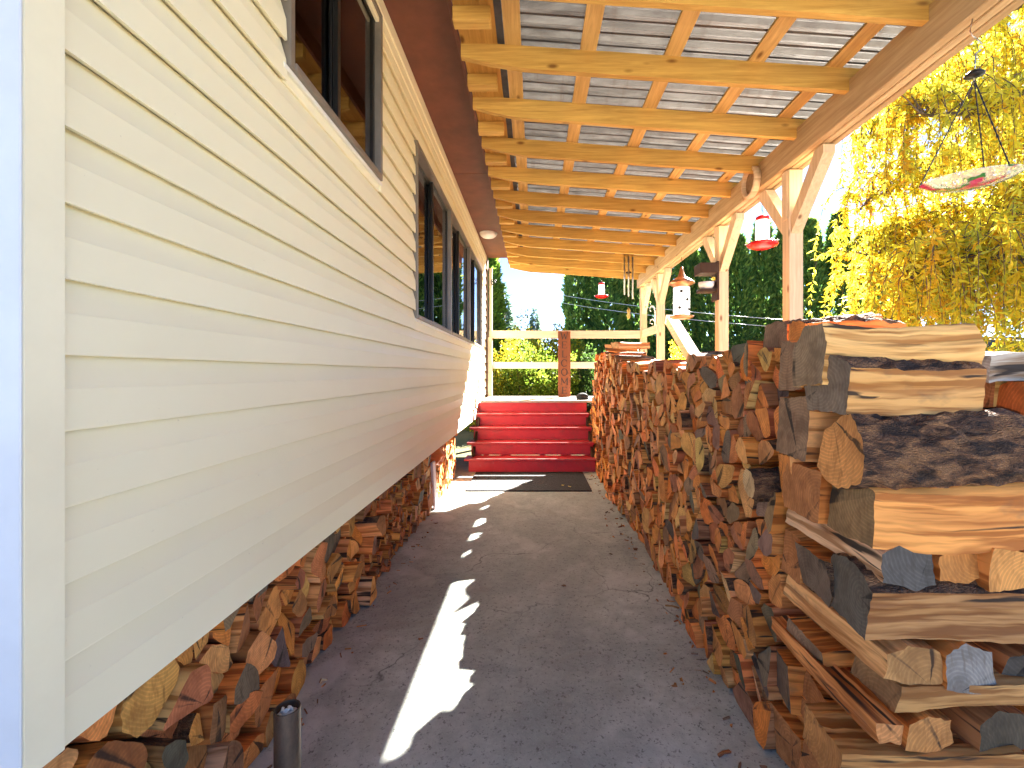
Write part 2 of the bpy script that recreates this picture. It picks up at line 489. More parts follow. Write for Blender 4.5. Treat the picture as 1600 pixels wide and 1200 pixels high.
def lathe(name, prof, mat, parent=None, seg=24, loc=(0, 0, 0), rot=(0, 0, 0), smooth=True):
    bm = bmesh.new(); rings = []
    for r, z in prof:
        if r < 1e-5: rings.append([bm.verts.new((0, 0, z))])
        else: rings.append([bm.verts.new((r * math.cos(2 * math.pi * k / seg), r * math.sin(2 * math.pi * k / seg), z)) for k in range(seg)])
    for a, b in zip(rings, rings[1:]):
        for k in range(seg):
            k2 = (k + 1) % seg
            if len(a) == 1 and len(b) == 1: continue
            if len(a) == 1: bm.faces.new((a[0], b[k2], b[k]))
            elif len(b) == 1: bm.faces.new((a[k], a[k2], b[0]))
            else: bm.faces.new((a[k], a[k2], b[k2], b[k]))
    return link(name, mesh_of(bm, name, mat, smooth), parent, loc, rot)
def prism(name, poly, axis, t0, t1, mat, parent=None, loc=(0, 0, 0)):
    """extrude a 2-D outline along an axis"""
    bm = bmesh.new()
    def P(u, v, t):
        return {'x': (t, u, v), 'y': (u, t, v), 'z': (u, v, t)}[axis]
    a = [bm.verts.new(P(u, v, t0)) for u, v in poly]; b = [bm.verts.new(P(u, v, t1)) for u, v in poly]
    bm.faces.new(a); bm.faces.new(b[::-1])
    for i in range(len(poly)):
        j = (i + 1) % len(poly)
        bm.faces.new((a[i], b[i], b[j], a[j]))
    return link(name, mesh_of(bm, name, mat), parent, loc)

# ================================================================== SETTING
g = 400
gm = bpy.data.meshes.new('ground')
gm.from_pydata([(-g, -g, -0.02), (g, -g, -0.02), (g, g, -0.02), (-g, g, -0.02)], [], [(0, 1, 2, 3)])
gm.materials.append(M['ground'])
tag(link('ground', gm), None, None, kind='structure')

def mk_bounce_gravel():  # pale warm gravel colour for the ground areas added as light reflectors
    t = NT('pale_bounce_gravel')
    v = t.coord('Object', (1, 1, 1), rand=False)
    a = t.noise(v, 60, 4, 0.8); b = t.noise(v, 0.7, 4)
    c = t.mix(t.ramp(a, [(0.35, 0.0), (0.65, 1.0)]), (0.42, 0.375, 0.30), (0.66, 0.59, 0.48))
    t.col(t.mix(t.ramp(b, [(0.4, 0.0), (0.7, 0.35)]), c, (0.45, 0.38, 0.28))); t.bump(a, 0.9, 0.02)
    return t.set(0.9, 0, 0.3)
M['bounce_gravel'] = mk_bounce_gravel()
tag(box('bounce_ground', (-9.0, -16.0, -0.10), (9.0, -0.56, -0.012), M['bounce_gravel'], None, 0), None, None, kind='structure')  # unseen ground behind the camera, added to bounce warm sunlight under the roof
tag(box('bounce_ground', (2.61, -0.555, -0.10), (6.4, 7.2, -0.012), M['bounce_gravel'], None, 0), None, None, kind='structure')  # hidden ground beyond the woodpile, added to bounce sunlight onto the house wall

# concrete path
for (y0, y1) in ((-0.55, 7.25),):
    tag(box('path', (-1.75, y0, -0.12), (2.6, y1, 0.0), M['concrete'], None, 0.006), None, None, kind='structure')

# ------------------------------------------------------------------ house
house = thing('house', 'long house wall clad in pale cream horizontal siding beside the path', 'house', (-0.9, 0.785, 0.65))
HX, HY, HZ = -0.9, 0.785, 0.65
Y_END, Z_TOP = 8.5, 3.5
WIN = [(1.66, 2.63, 2.46, 3.38), (3.45, 4.84, 1.77, 3.07), (4.87, 6.28, 1.77, 3.07), (6.31, 7.74, 1.77, 3.07)]
def hbox(name, a, b, mat, parent=house, bev=0.003):
    return box(name, [a[0] - HX, a[1] - HY, a[2] - HZ], [b[0] - HX, b[1] - HY, b[2] - HZ], mat, parent, bev)
# siding courses: dutch-lap profile extruded along the wall, broken round the windows
zs = [0.65]
z = 0.809
while z < Z_TOP - 0.02:
    zs.append(z); z += 0.1435
zs.append(Z_TOP)
for z0, z1 in zip(zs, zs[1:]):
    hgt = z1 - z0
    if hgt < 0.02: continue
    prof = [(0.0225, 0.0), (0.0230, 0.003), (0.0190, hgt * 0.55), (0.0178, hgt * 0.57), (-0.003, hgt + 0.008), (-0.010, hgt + 0.008), (-0.010, 0.0125), (0.006, 0.0125), (0.0128, 0.005), (0.0130, 0.0)]
    spans = [(0.8585, Y_END)]
    for (wy0, wy1, wz0, wz1) in WIN:
        if z1 > wz0 + 0.002 and z0 < wz1 - 0.002:
            ns = []
            for s0, s1 in spans:
                if wy0 - 0.03 > s0: ns.append((s0, min(s1, wy0 - 0.02)))
                if wy1 + 0.03 < s1: ns.append((max(s0, wy1 + 0.02), s1))
            spans = [s for s in ns if s[1] - s[0] > 0.03]
    for s0, s1 in spans:
        prism('siding_board', prof, 'y', s0 - HY, s1 - HY, M['siding'], house, (0, 0, z0 - HZ))
# parts of boards above and below windows where a board is only partly cut
for (wy0, wy1, wz0, wz1) in WIN:
    for z0, z1 in zip(zs, zs[1:]):
        if z0 < wz0 < z1 and wz0 - z0 > 0.02:
            hbox('siding_board', (HX - 0.01, wy0 - 0.02, z0), (HX + 0.010, wy1 + 0.02, wz0 - 0.012), M['siding'])
        if z0 < wz1 < z1 and z1 - wz1 > 0.02:
            hbox('siding_board', (HX - 0.01, wy0 - 0.02, wz1 + 0.012), (HX + 0.004, wy1 + 0.02, z1), M['siding'])
# backing wall in pieces round the windows, end walls, floor
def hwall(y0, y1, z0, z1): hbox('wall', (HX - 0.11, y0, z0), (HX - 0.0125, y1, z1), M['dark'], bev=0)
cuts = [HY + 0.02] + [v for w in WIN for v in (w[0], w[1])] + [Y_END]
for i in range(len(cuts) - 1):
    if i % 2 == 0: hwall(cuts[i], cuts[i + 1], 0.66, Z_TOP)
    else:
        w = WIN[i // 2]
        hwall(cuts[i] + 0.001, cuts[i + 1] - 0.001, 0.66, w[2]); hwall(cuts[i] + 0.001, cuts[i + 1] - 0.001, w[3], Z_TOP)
hbox('end_wall', (-5.2, HY + 0.01, 0.66), (HX - 0.115, HY + 0.12, Z_TOP), M['trim'])
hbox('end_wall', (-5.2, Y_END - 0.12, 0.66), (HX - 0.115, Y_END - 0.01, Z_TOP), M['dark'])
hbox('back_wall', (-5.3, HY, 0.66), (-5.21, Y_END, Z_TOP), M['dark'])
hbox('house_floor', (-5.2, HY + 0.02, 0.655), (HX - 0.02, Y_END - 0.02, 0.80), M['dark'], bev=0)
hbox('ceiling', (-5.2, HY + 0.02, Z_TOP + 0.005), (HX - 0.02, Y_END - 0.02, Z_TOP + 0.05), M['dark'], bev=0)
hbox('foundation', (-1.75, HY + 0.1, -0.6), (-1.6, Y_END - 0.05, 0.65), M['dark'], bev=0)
# corner trim: two flanges
hbox('corner_trim', (HX - 0.015, HY, 0.648), (HX + 0.030, HY + 0.073, Z_TOP), M['cream_trim'])
hbox('corner_trim', (HX - 0.17, HY - 0.006, 0.646), (HX + 0.0315, HY - 0.0005, Z_TOP), M['corner_paint'], bev=0.002)
# frieze boards under the soffit
hbox('frieze_trim', (HX + 0.0, HY + 0.075, Z_TOP - 0.09), (HX + 0.032, Y_END, Z_TOP - 0.002), M['siding'])
hbox('frieze_trim', (HX + 0.0, HY + 0.075, Z_TOP - 0.16), (HX + 0.022, Y_END, Z_TOP - 0.092), M['siding'])
# far corner board and brown post at the wall end
hbox('corner_board', (HX - 0.12, Y_END + 0.002, 0.66), (HX + 0.05, Y_END + 0.10, Z_TOP - 0.005), M['brown_trim'])
# soffit panels
ys = [0.1, 2.54, 4.98, 7.42, 8.66]
for y0, y1 in zip(ys, ys[1:]):
    hbox('soffit_panel', (HX - 0.03, y0 + 0.001, Z_TOP), (-0.478, y1 - 0.001, Z_TOP + 0.018), M['brown'], bev=0.002)
hbox('fascia_board', (-0.477, 0.1, Z_TOP - 0.115), (-0.455, 8.66, Z_TOP + 0.13), M['brown'])
# house roof over it all
prism('roof', [(-0.42, 3.64), (-5.6, 5.1), (-5.6, 5.2), (-0.42, 3.74)], 'y', 0.05 - HY, 8.7 - HY, M['house_roof'], house, (-HX, 0, -HZ))
# windows
def window(wy0, wy1, wz0, wz1, screen):
    y0, y1, z0, z1 = wy0, wy1, wz0, wz1
    fr = thing('window', None, None, (0, y0 - HY, z0 - HZ)); fr.parent = house
    def wb(name, a, b, mat, par=fr, bev=0.002):
        return box(name, [a[0] - HX, a[1] - y0, a[2] - z0], [b[0] - HX, b[1] - y0, b[2] - z0], mat, par, bev)
    t = 0.014
    for (a, b) in (((y0 - t, z0 - t), (y0 + t, z1 + t)), ((y1 - t, z0 - t), (y1 + t, z1 + t))):
        wb('frame', (HX - 0.09, a[0], a[1]), (HX + 0.034, b[0], b[1]), M['alu'])
    wb('frame', (HX - 0.09, y0 + t, z1 - t), (HX + 0.033, y1 - t, z1 + t), M['alu'])
    wb('sill', (HX - 0.09, y0 + t, z0 - t), (HX + 0.04, y1 - t, z0 + t), M['alu'])
    wb('outer_trim', (HX + 0.0, y0 - 0.04, z0 - 0.034), (HX + 0.024, y1 + 0.04, z0 - t - 0.001), M['trim'])
    ym = (y0 + y1) / 2
    s = 0.03
    # far sash sits outside, near sash inside
    for (a, b, xo) in ((y0 + t, ym + s * 0.6, -0.045), (ym - s * 0.6, y1 - t, -0.015)):
        for (c, d) in ((a, a + s), (b - s, b)):
            wb('sash', (HX + xo - 0.012, c, z0 + t), (HX + xo + 0.012, d, z1 - t), M['frame'])
        wb('sash', (HX + xo - 0.011, a + s, z0 + t), (HX + xo + 0.011, b - s, z0 + t + s), M['frame'])
        wb('sash', (HX + xo - 0.011, a + s, z1 - t - s), (HX + xo + 0.011, b - s, z1 - t), M['frame'])
        wb('pane', (HX + xo - 0.003, a + s - 0.004, z0 + t + s - 0.004), (HX + xo + 0.003, b - s + 0.004, z1 - t - s + 0.004), M['glass'], bev=0)
    if screen:
        wb('insect_screen', (HX - 0.075, y0 + t, z0 + t), (HX - 0.072, y1 - t, z1 - t), M['mesh_screen'], bev=0)
for i, w in enumerate(WIN): window(*w, True)

lt = thing('soffit_light', 'round white ceiling light on the brown soffit above the windows', 'light', (-0.70, 7.1, Z_TOP))
lathe('lamp_base', [(0, 0), (0.135, 0), (0.135, -0.02), (0.0, -0.02)], M['bowl'], lt)
lathe('lamp_shade', [(0.125, -0.021), (0.12, -0.045), (0.09, -0.068), (0.04, -0.08), (0, -0.082)], M['lamp'], lt)

# ------------------------------------------------------------------ porch roof
porch = thing('porch_roof', 'open timber porch roof with yellow rafters under corrugated metal sheets', 'porch', (2.02, 3.58, 0))
PX, PY = 2.02, 3.58
def pbox(name, a, b, mat, parent=porch, bev=0.005):
    return box(name, [a[0] - PX, a[1] - PY, a[2]], [b[0] - PX, b[1] - PY, b[2]], mat, parent, bev)
SL = 0.0705
def rz(x): return 3.26 - (x + 0.46) * SL          # underside of the rafters
x0, x1 = -0.452, 2.22
RY = [2.87 + 0.575 * n for n in range(-4, 11)]
# rafter: outline in x-z with a clipped lower house end
raf = []
for v in range(3):
    rr = random.Random(v)
    bm = bmesh.new()
    n = 14
    for s in (-0.019, 0.019):
        pass
    top = [(x0 + (x1 - x0) * i / n) for i in range(n + 1)]
    lo = []
    for i, x in enumerate(top):
        lift = 0.05 * max(0, 1 - (x - x0) / 0.28)
        lo.append((x, rz(x) + lift + rr.uniform(-0.003, 0.003)))
    poly = lo + [(x, rz(x) + 0.14) for x in reversed(top)]
    a = [bm.verts.new((x - PX, -0.02 + rr.uniform(-.001, .001), zz)) for x, zz in poly]
    b = [bm.verts.new((x - PX, 0.02 + rr.uniform(-.001, .001), zz)) for x, zz in poly]
    m = len(poly)
    for i in range(n):
        bm.faces.new((a[i], a[i + 1], a[m - 2 - i], a[m - 1 - i])); bm.faces.new((b[i + 1], b[i], b[m - 1 - i], b[m - 2 - i]))
    for i in range(m):
        j = (i + 1) % m
        bm.faces.new((a[i], b[i], b[j], a[j]))
    raf.append(mesh_of(bm, 'rafter', M['rafter']))
for i, y in enumerate(RY):
    o = link('rafter', raf[i % 3], porch, (0, y - PY + R.uniform(-0.012, 0.012), R.uniform(-0.004, 0.004)), (0, 0, R.uniform(-0.004, 0.004)))
# purlins on the rafters, in lengths
for x in (-0.13, 0.345, 0.85, 1.375, 1.865):
    for (y0, y1) in ((0.35, 4.02), (4.022, 8.72)):
        o = pbox('purlin', (-0.05 + PX, y0, -0.011), (0.05 + PX, y1, 0.011), M['purlin'], bev=0.002)
        o.location = (x + R.uniform(-0.012, 0.012) - PX, (y0 + y1) / 2 - PY, rz(x) + 0.152)
        o.rotation_euler = (0, math.atan(SL), R.uniform(-0.004, 0.004))
# corrugated sheets: ribs run down the slope
def sheet(w):
    prof = []
    y = 0.0
    pat = [(0.0, 0.0), (0.034, 0.0), (0.048, 0.024), (0.078, 0.024), (0.092, 0.0)]
    while y < w - 1e-6:
        for p in pat:
            if y + p[0] <= w: prof.append((y + p[0], p[1]))
        y += 0.1055
    prof.append((w, 0.0))
    bm = bmesh.new()
    xs = [-0.445, 0.4, 1.0, 1.6, 2.26]
    rows = []
    for x in xs:
        rows.append([bm.verts.new((x - PX, p[0], rz(x) + 0.168 + p[1] + R.uniform(-.0015, .0015))) for p in prof])
    for a, b in zip(rows, rows[1:]):
        for i in range(len(prof) - 1):
            bm.faces.new((a[i], a[i + 1], b[i + 1], b[i]))
    bmesh.ops.solidify(bm, geom=bm.faces[:], thickness=0.0012)
    return mesh_of(bm, 'roof_sheet', M['metal'])
sm = sheet(0.95)
for i in range(9):
    link('roof_sheet', sm, porch, (0, 0.30 + 0.95 * i - 0.01 * i - PY, 0.0025 * (i % 2)))
# fascia end board, tail blocks and sheathing between soffit and first purlin
for y0, y1 in ((0.3, 4.5), (4.502, 8.7)):
    pbox('sheathing_board', (-0.45, y0, 3.388), (-0.225, y1, 3.406), M['sheath'], bev=0.002)
    pbox('felt_strip', (-0.224, y0, 3.386), (-0.182, y1, 3.392), M['tar'], bev=0.001)
for a, b in zip(RY, RY[1:]):
    ym = (a + b) / 2 + R.uniform(-0.02, 0.02)
    pbox('rafter_tail', (-0.452, ym - 0.02, 3.305), (-0.25 + R.uniform(-.01, .01), ym + 0.06, 3.387), M['rafter'])
# beam: three plies with staggered depth
pbox('beam', (1.95, 0.1, 2.945), (2.005, 4.30, 3.165), M['beam'])
pbox('beam', (1.951, 4.303, 2.945), (2.005, 8.72, 3.163), M['beam'])
pbox('beam', (2.007, 0.1, 2.938), (2.055, 8.719, 3.15), M['beam'])
pbox('beam', (2.057, 0.1, 2.932), (2.105, 8.718, 3.15), M['beam'])
# posts with knee braces
for k, py in enumerate((3.58, 4.95, 7.36, 8.52)):
    p = pbox('post', (1.985, py, 0.0), (2.095, py + 0.10, 2.93), M['post'])
    pz = 1.465
    def brace(sgn):
        c0 = 0.05 if sgn > 0 else -0.05
        L = 0.40
        w = 0.095
        pts = [(c0, 2.45), (c0 + sgn * L, 2.45 + L + 0.065), (c0 + sgn * L, 2.93), (c0 + sgn * (L - w - 0.03), 2.93), (c0, 2.45 + w + 0.07)]
        pts = [(c0, 2.43), (c0 + sgn * L, 2.87), (c0 + sgn * L, 2.928), (c0 + sgn * (L - 0.10), 2.928), (c0, 2.56)]
        prism('brace', [(u, v - pz) for u, v in pts], 'x', -0.042, 0.042, M['post'], p)
    if py > 3 or True: brace(-1)
    if py < 8.4: brace(1)
    box('gusset', (-0.062, -0.03, 2.55 - pz), (-0.056, 0.045, 2.93 - pz), M['post'], p, 0.001)

# ------------------------------------------------------------------ deck and stairs
DZ = 0.905
deck = thing('deck', 'raised wooden deck with cream railing at the head of the red steps', 'deck', (0.5, 7.3, 0))
def dbox(name, a, b, mat, parent=deck, bev=0.004):
    return box(name, [a[0] - 0.5, a[1] - 7.3, a[2]], [b[0] - 0.5, b[1] - 7.3, b[2]], mat, parent, bev)
y = 7.29
while y < 8.6:
    dbox('deck_board', (-0.84, y, DZ - 0.032), (2.12, y + 0.132, DZ), M['deck'])
    y += 0.138
for x in (-0.82, 0.1, 1.1, 2.02):
    dbox('joist', (x, 7.33, 0.70), (x + 0.04, 8.64, DZ - 0.033), M['darkwood'])
    dbox('deck_leg', (x, 7.5, 0.0), (x + 0.09, 7.59, 0.70), M['darkwood'])
    dbox('deck_leg', (x, 8.5, -0.02), (x + 0.09, 8.59, 0.70), M['darkwood'])
dbox('skirt_board', (0.9, 7.262, 0.02), (2.12, 7.288, DZ - 0.035), M['darkwood'])
RB = 8.56
dbox('rail_board', (-0.84, RB, 1.985), (1.984, RB + 0.04, 2.13), M['rail'])
dbox('rail_board', (-0.84, RB, 1.425), (1.984, RB + 0.04, 1.545), M['rail'])
dbox('rail_post', (-0.845, RB - 0.09, DZ), (-0.765, RB - 0.001, 2.0), M['railpost'])
dbox('rail_post', (-0.835, RB + 0.041, DZ), (-0.775, RB + 0.10, 3.30), M['railpost'])
dbox('rail_board', (2.0, 7.47, 2.0), (2.04, 8.515, 2.13), M['post_y'])
dbox('rail_board', (2.0, 7.47, 1.43), (2.04, 8.515, 1.55), M['post_y'])
# sloping stair rail of the side steps
prism('rail_board', [(7.45 - 7.3, 2.15), (5.10 - 7.3, 0.72), (5.06 - 7.3, 0.85), (7.38 - 7.3, 2.27)], 'x', 2.0 - 0.5 + 0.12, 2.04 - 0.5 + 0.24, M['post_y'], deck)

stairs = thing('staircase', 'five wide red painted wooden steps with worn edges leading up to the deck', 'stairs', (-0.05, 6.23, 0))
def sbox(name, a, b, mat, parent=stairs, bev=0.004):
    return box(name, [a[0] + 0.05, a[1] - 6.23, a[2]], [b[0] + 0.05, b[1] - 6.23, b[2]], mat, parent, bev)
rs, tr = 0.181, 0.265
for i in range(5):
    y = 6.23 + tr * i
    sbox('riser', (-0.885, y + 0.028, rs * i + (0.001 if i else 0)), (0.84, y + 0.048, rs * (i + 1) - 0.033), M['red'])
    if i < 4:
        t = sbox('tread', (-0.945, y, rs * (i + 1) - 0.032), (0.855, y + tr + 0.027, rs * (i + 1)), M['red'], bev=0.006)
        box('worn_edge', (-0.90, -(tr + 0.027) / 2 - 0.0015, 0.006), (0.90, -(tr + 0.027) / 2 + 0.016, 0.0172), M['red_worn'], t, 0.002)
    else:
        sbox('tread', (-0.845, y, rs * 5 - 0.031), (0.855, y + 0.027, rs * 5 + 0.001), M['deck'], bev=0.006)
for x in (-0.86, 0.80):
    prism('stringer', [(0.05, 0.0), (1.06, 0.0), (1.06, 0.72), (0.86, 0.69), (0.05, 0.14)], 'x', x + 0.05, x + 0.085, M['darkwood'], stairs)

mat_o = link('door_mat', None)
bpy.data.objects.remove(mat_o)
mt = tag(box('door_mat', (-0.78, 5.22, 0.0), (0.66, 6.2, 0.014), M['mat'], None, 0.005), 'black rubber doormat on the concrete at the foot of the red steps', 'doormat')

# ================================================================== FIREWOOD
TINTS = {
    'orange': [(0.78, 0.26, 0.05), (0.84, 0.32, 0.075), (0.72, 0.22, 0.042), (0.80, 0.36, 0.11)],
    'brown': [(0.50, 0.18, 0.055), (0.40, 0.14, 0.045), (0.56, 0.225, 0.075), (0.38, 0.155, 0.065)],
    'grey': [(0.27, 0.15, 0.085), (0.19, 0.12, 0.078), (0.33, 0.185, 0.10), (0.14, 0.105, 0.08)],
    'tan': [(0.84, 0.42, 0.15), (0.86, 0.47, 0.20), (0.78, 0.37, 0.13)],
}
class Geo:
    """collects log pieces; build() makes one mesh"""
    def __init__(self): self.v = []; self.f = []; self.m = []; self.uv = []; self.c = []
    def build(self, name):
        me = bpy.data.meshes.new(name)
        me.from_pydata(self.v, [], self.f)
        for w in WOOD: me.materials.append(w)
        me.polygons.foreach_set('material_index', self.m)
        me.uv_layers.new(name='uv')
        me.uv_layers['uv'].data.foreach_set('uv', [x for u in self.uv for x in u])
        ca = me.color_attributes.new('tint', 'FLOAT_COLOR', 'CORNER')
        ca.data.foreach_set('color', [x for c in self.c for x in (c[0], c[1], c[2], 1.0)])
        me.polygons.foreach_set('use_smooth', [True] * len(self.f))
        me.update()
        me.set_sharp_from_angle(angle=math.radians(32))
        return me
def log_into(G, poly, L, tint, end_tint, xf, rr, bark=(), jit=0.004, rings=4, edge_div=2, bulge=0.16, sp=0.032, ridge=0.0022):
    """poly: outline (a,b) about 0; runs along local +x from 0 to L; xf maps local to target space.
       bark: edge indices that are bark"""
    n = len(poly)
    pts, kinds = [], []
    for i in range(n):
        p, q = Vector(poly[i]), Vector(poly[(i + 1) % n])
        isb = i in bark
        e = q - p
        div = max(4 if isb else edge_div, int(round(e.length / sp)))
        nr = Vector((e.y, -e.x)); 
        if nr.length > 1e-6: nr.normalize()
        for k in range(div):
            s = k / div
            c = p + e * s
            if isb: c = c + nr * (e.length * bulge * 4 * s * (1 - s))
            elif k: c = c + nr * rr.uniform(-0.05, 0.03) * min(e.length, 0.05)
            pts.append(c); kinds.append(2 if isb else 1)
    m = len(pts)
    base = len(G.v)
    bow = (rr.uniform(-0.012, 0.012), rr.uniform(-0.012, 0.012))
    sl = (rr.uniform(-0.18, 0.18), rr.uniform(-0.18, 0.18))
    off = [rr.gauss(0, ridge) for _ in range(m)]
    off = [(off[i - 1] + off[i] * 2 + off[(i + 1) % m]) / 3.2 for i in range(m)]
    pn = []
    for i in range(m):
        e = pts[(i + 1) % m] - pts[i - 1]
        v = Vector((e.y, -e.x)); pn.append(v.normalized() if v.length > 1e-9 else Vector((0, 0)))
    drift = [0.0] * m
    ph = [rr.uniform(0, 6.28) for _ in range(4)]
    per = [0.0]
    for i in range(m): per.append(per[-1] + (pts[(i + 1) % m] - pts[i]).length)
    ou, ov = rr.randint(0, 60) , rr.randint(0, 60)
    for k in range(rings):
        t = k / (rings - 1)
        sw = 1 + rr.uniform(-0.05, 0.05) * (4 / rings)
        for i, p in enumerate(pts):
            drift[i] = drift[i] * 0.85 + (drift[i - 1] * 0.15 if i else 0) + rr.gauss(0, ridge * 0.25)
            if kinds[i] == 2 or kinds[i - 1] == 2: dn = rr.gauss(0, ridge * 1.7) + ridge * 1.6 * math.sin(9 * t * L * 6 + i * 1.7 + ph[0])
            else: dn = off[i] + drift[i]
            if k == 0 or k == rings - 1: dn *= 0.35
            wob = 0.006 * math.sin(t * L * 9 + ph[1] + i * 6.28 / m) 
            p2 = p + pn[i] * (dn + wob)
            a = p2.x * sw + rr.uniform(-jit, jit) * 0.3 + bow[0] * math.sin(math.pi * t)
            b = p2.y * sw + rr.uniform(-jit, jit) * 0.3 + bow[1] * math.sin(math.pi * t)
            x = L * t
            if k == 0: x += sl[0] * p.x + sl[1] * p.y
            if k == rings - 1: x -= sl[1] * p.x + sl[0] * p.y
            G.v.append(tuple(xf @ Vector((x, a, b))))
    for k in range(rings - 1):
        for i in range(m):
            j = (i + 1) % m
            G.f.append((base + k * m + i, base + k * m + j, base + (k + 1) * m + j, base + (k + 1) * m + i))
            G.m.append(kinds[i])
            u0, u1 = L * k / (rings - 1), L * (k + 1) / (rings - 1)
            G.uv += [(ou + u0, ov + per[i]), (ou + u0, ov + per[i + 1]), (ou + u1, ov + per[i + 1]), (ou + u1, ov + per[i])]
            G.c += [tint] * 4
    pith = (rr.uniform(-0.08, 0.08), rr.uniform(-0.08, 0.08))
    for k, sgn in ((0, -1), (rings - 1, 1)):
        c = sum(pts, Vector((0, 0))) / m
        ci = len(G.v)
        xx = (0 if k == 0 else L) + rr.uniform(-0.006, 0.006)
        if k == 0: xx += sl[0] * c.x + sl[1] * c.y
        else: xx -= sl[1] * c.x + sl[0] * c.y
        G.v.append(tuple(xf @ Vector((xx, c.x, c.y))))
        def E(p): return (ou + 0.5 + p.x - pith[0], ov + 0.5 + p.y - pith[1])
        for i in range(m):
            j = (i + 1) % m
            if sgn < 0:
                G.f.append((ci, base + j, base + i)); G.uv += [E(c), E(pts[j]), E(pts[i])]
            else:
                G.f.append((ci, base + k * m + i, base + k * m + j)); G.uv += [E(c), E(pts[i]), E(pts[j])]
            G.m.append(0); G.c += [end_tint] * 3

def clip(poly, px, py, nx, ny):
    """keep the side where (p - (px,py)).n <= 0"""
    out = []
    for i in range(len(poly)):
        a, b = poly[i], poly[(i + 1) % len(poly)]
        da = (a[0] - px) * nx + (a[1] - py) * ny
        db = (b[0] - px) * nx + (b[1] - py) * ny
        if da <= 0: out.append(a)
        if (da < 0 < db) or (db < 0 < da):
            t = da / (da - db)
            out.append((a[0] + (b[0] - a[0]) * t, a[1] + (b[1] - a[1]) * t))
    return out
def area(p):
    return 0.5 * sum(p[i][0] * p[(i + 1) % len(p)][1] - p[(i + 1) % len(p)][0] * p[i][1] for i in range(len(p)))
def centroid(p):
    A = area(p); cx = cy = 0
    for i in range(len(p)):
        j = (i + 1) % len(p)
        c = p[i][0] * p[j][1] - p[j][0] * p[i][1]
        cx += (p[i][0] + p[j][0]) * c; cy += (p[i][1] + p[j][1]) * c
    return cx / (6 * A), cy / (6 * A)
def simplify(p, tol):
    p = list(p); 
    while len(p) > 3:
        best = min(range(len(p)), key=lambda i: math.hypot(p[i][0] - p[(i + 1) % len(p)][0], p[i][1] - p[(i + 1) % len(p)][1]))
        a, b = p[best], p[(best + 1) % len(p)]
        if math.hypot(a[0] - b[0], a[1] - b[1]) > tol: break
        p[best] = ((a[0] + b[0]) / 2, (a[1] + b[1]) / 2); p.pop((best + 1) % len(p))
    return p
def cells(u0, u1, ztop, size, rr, split=0.35, uneven=0.03, stretch=1.0):
    seeds = []
    n = int((u1 - u0) * max(ztop(u0), ztop(u1), ztop((u0 + u1) / 2)) / (size * size) * 14)
    grid = {}
    for _ in range(n):
        u = rr.uniform(u0, u1); zt = ztop(u); zz = rr.uniform(0.0, zt)
        s = size * rr.uniform(0.72, 1.12)
        ok = True
        gx, gy = int(u / size), int(zz / size)
        for i in range(gx - 2, gx + 3):
            for j in range(gy - 2, gy + 3):
                for (a, b, s2) in grid.get((i, j), ()):
                    if math.hypot((a - u) * stretch, b - zz) < (s + s2) * 0.46: ok = False
        if ok:
            grid.setdefault((gx, gy), []).append((u, zz, s)); seeds.append((u, zz, s))
    res = []
    for (u, zz, s) in seeds:
        zt = ztop(u) + rr.uniform(-uneven, uneven)
        p = [(u0, 0), (u1, 0), (u1, zt), (u0, zt)]
        nb = sorted((q for q in seeds if q[0] != u and abs(q[0] - u) < 4 * size and abs(q[1] - zz) < 4 * size), key=lambda q: (q[0] - u) ** 2 + (q[1] - zz) ** 2)[:22]
        for (a, b, s2) in nb:
            w = s / (s + s2)
            mx, my = u + (a - u) * w, zz + (b - zz) * w
            p = clip(p, mx, my, a - u, b - zz)
            if len(p) < 3: break
        if len(p) < 3 or area(p) < size * size * 0.12: continue
        parts = [p]
        if area(p) > size * size * 0.85 and rr.random() < split + 0.35 or rr.random() < split * 0.5:
            c = centroid(p); an = rr.uniform(0, math.pi)
            o = rr.uniform(-0.12, 0.12) * size
            nx, ny = math.cos(an), math.sin(an)
            parts = [clip(p, c[0] + nx * o, c[1] + ny * o, nx, ny), clip(p, c[0] + nx * o, c[1] + ny * o, -nx, -ny)]
            parts = [q for q in parts if len(q) >= 3 and area(q) > size * size * 0.1]
        for q in parts:
            q = simplify(q, size * 0.28)
            if len(q) >= 3 and area(q) > size * size * 0.08: res.append(q)
    return res

def shape_word(p):
    n = len(p)
    us = [q[0] for q in p]; vs = [q[1] for q in p]
    asp = (max(vs) - min(vs)) / max(1e-4, max(us) - min(us))
    if n == 3: return 'wedge-shaped'
    if asp > 1.6: return 'tall thin'
    if asp < 0.62: return 'flat'
    return 'blocky' if n == 4 else 'many-sided'

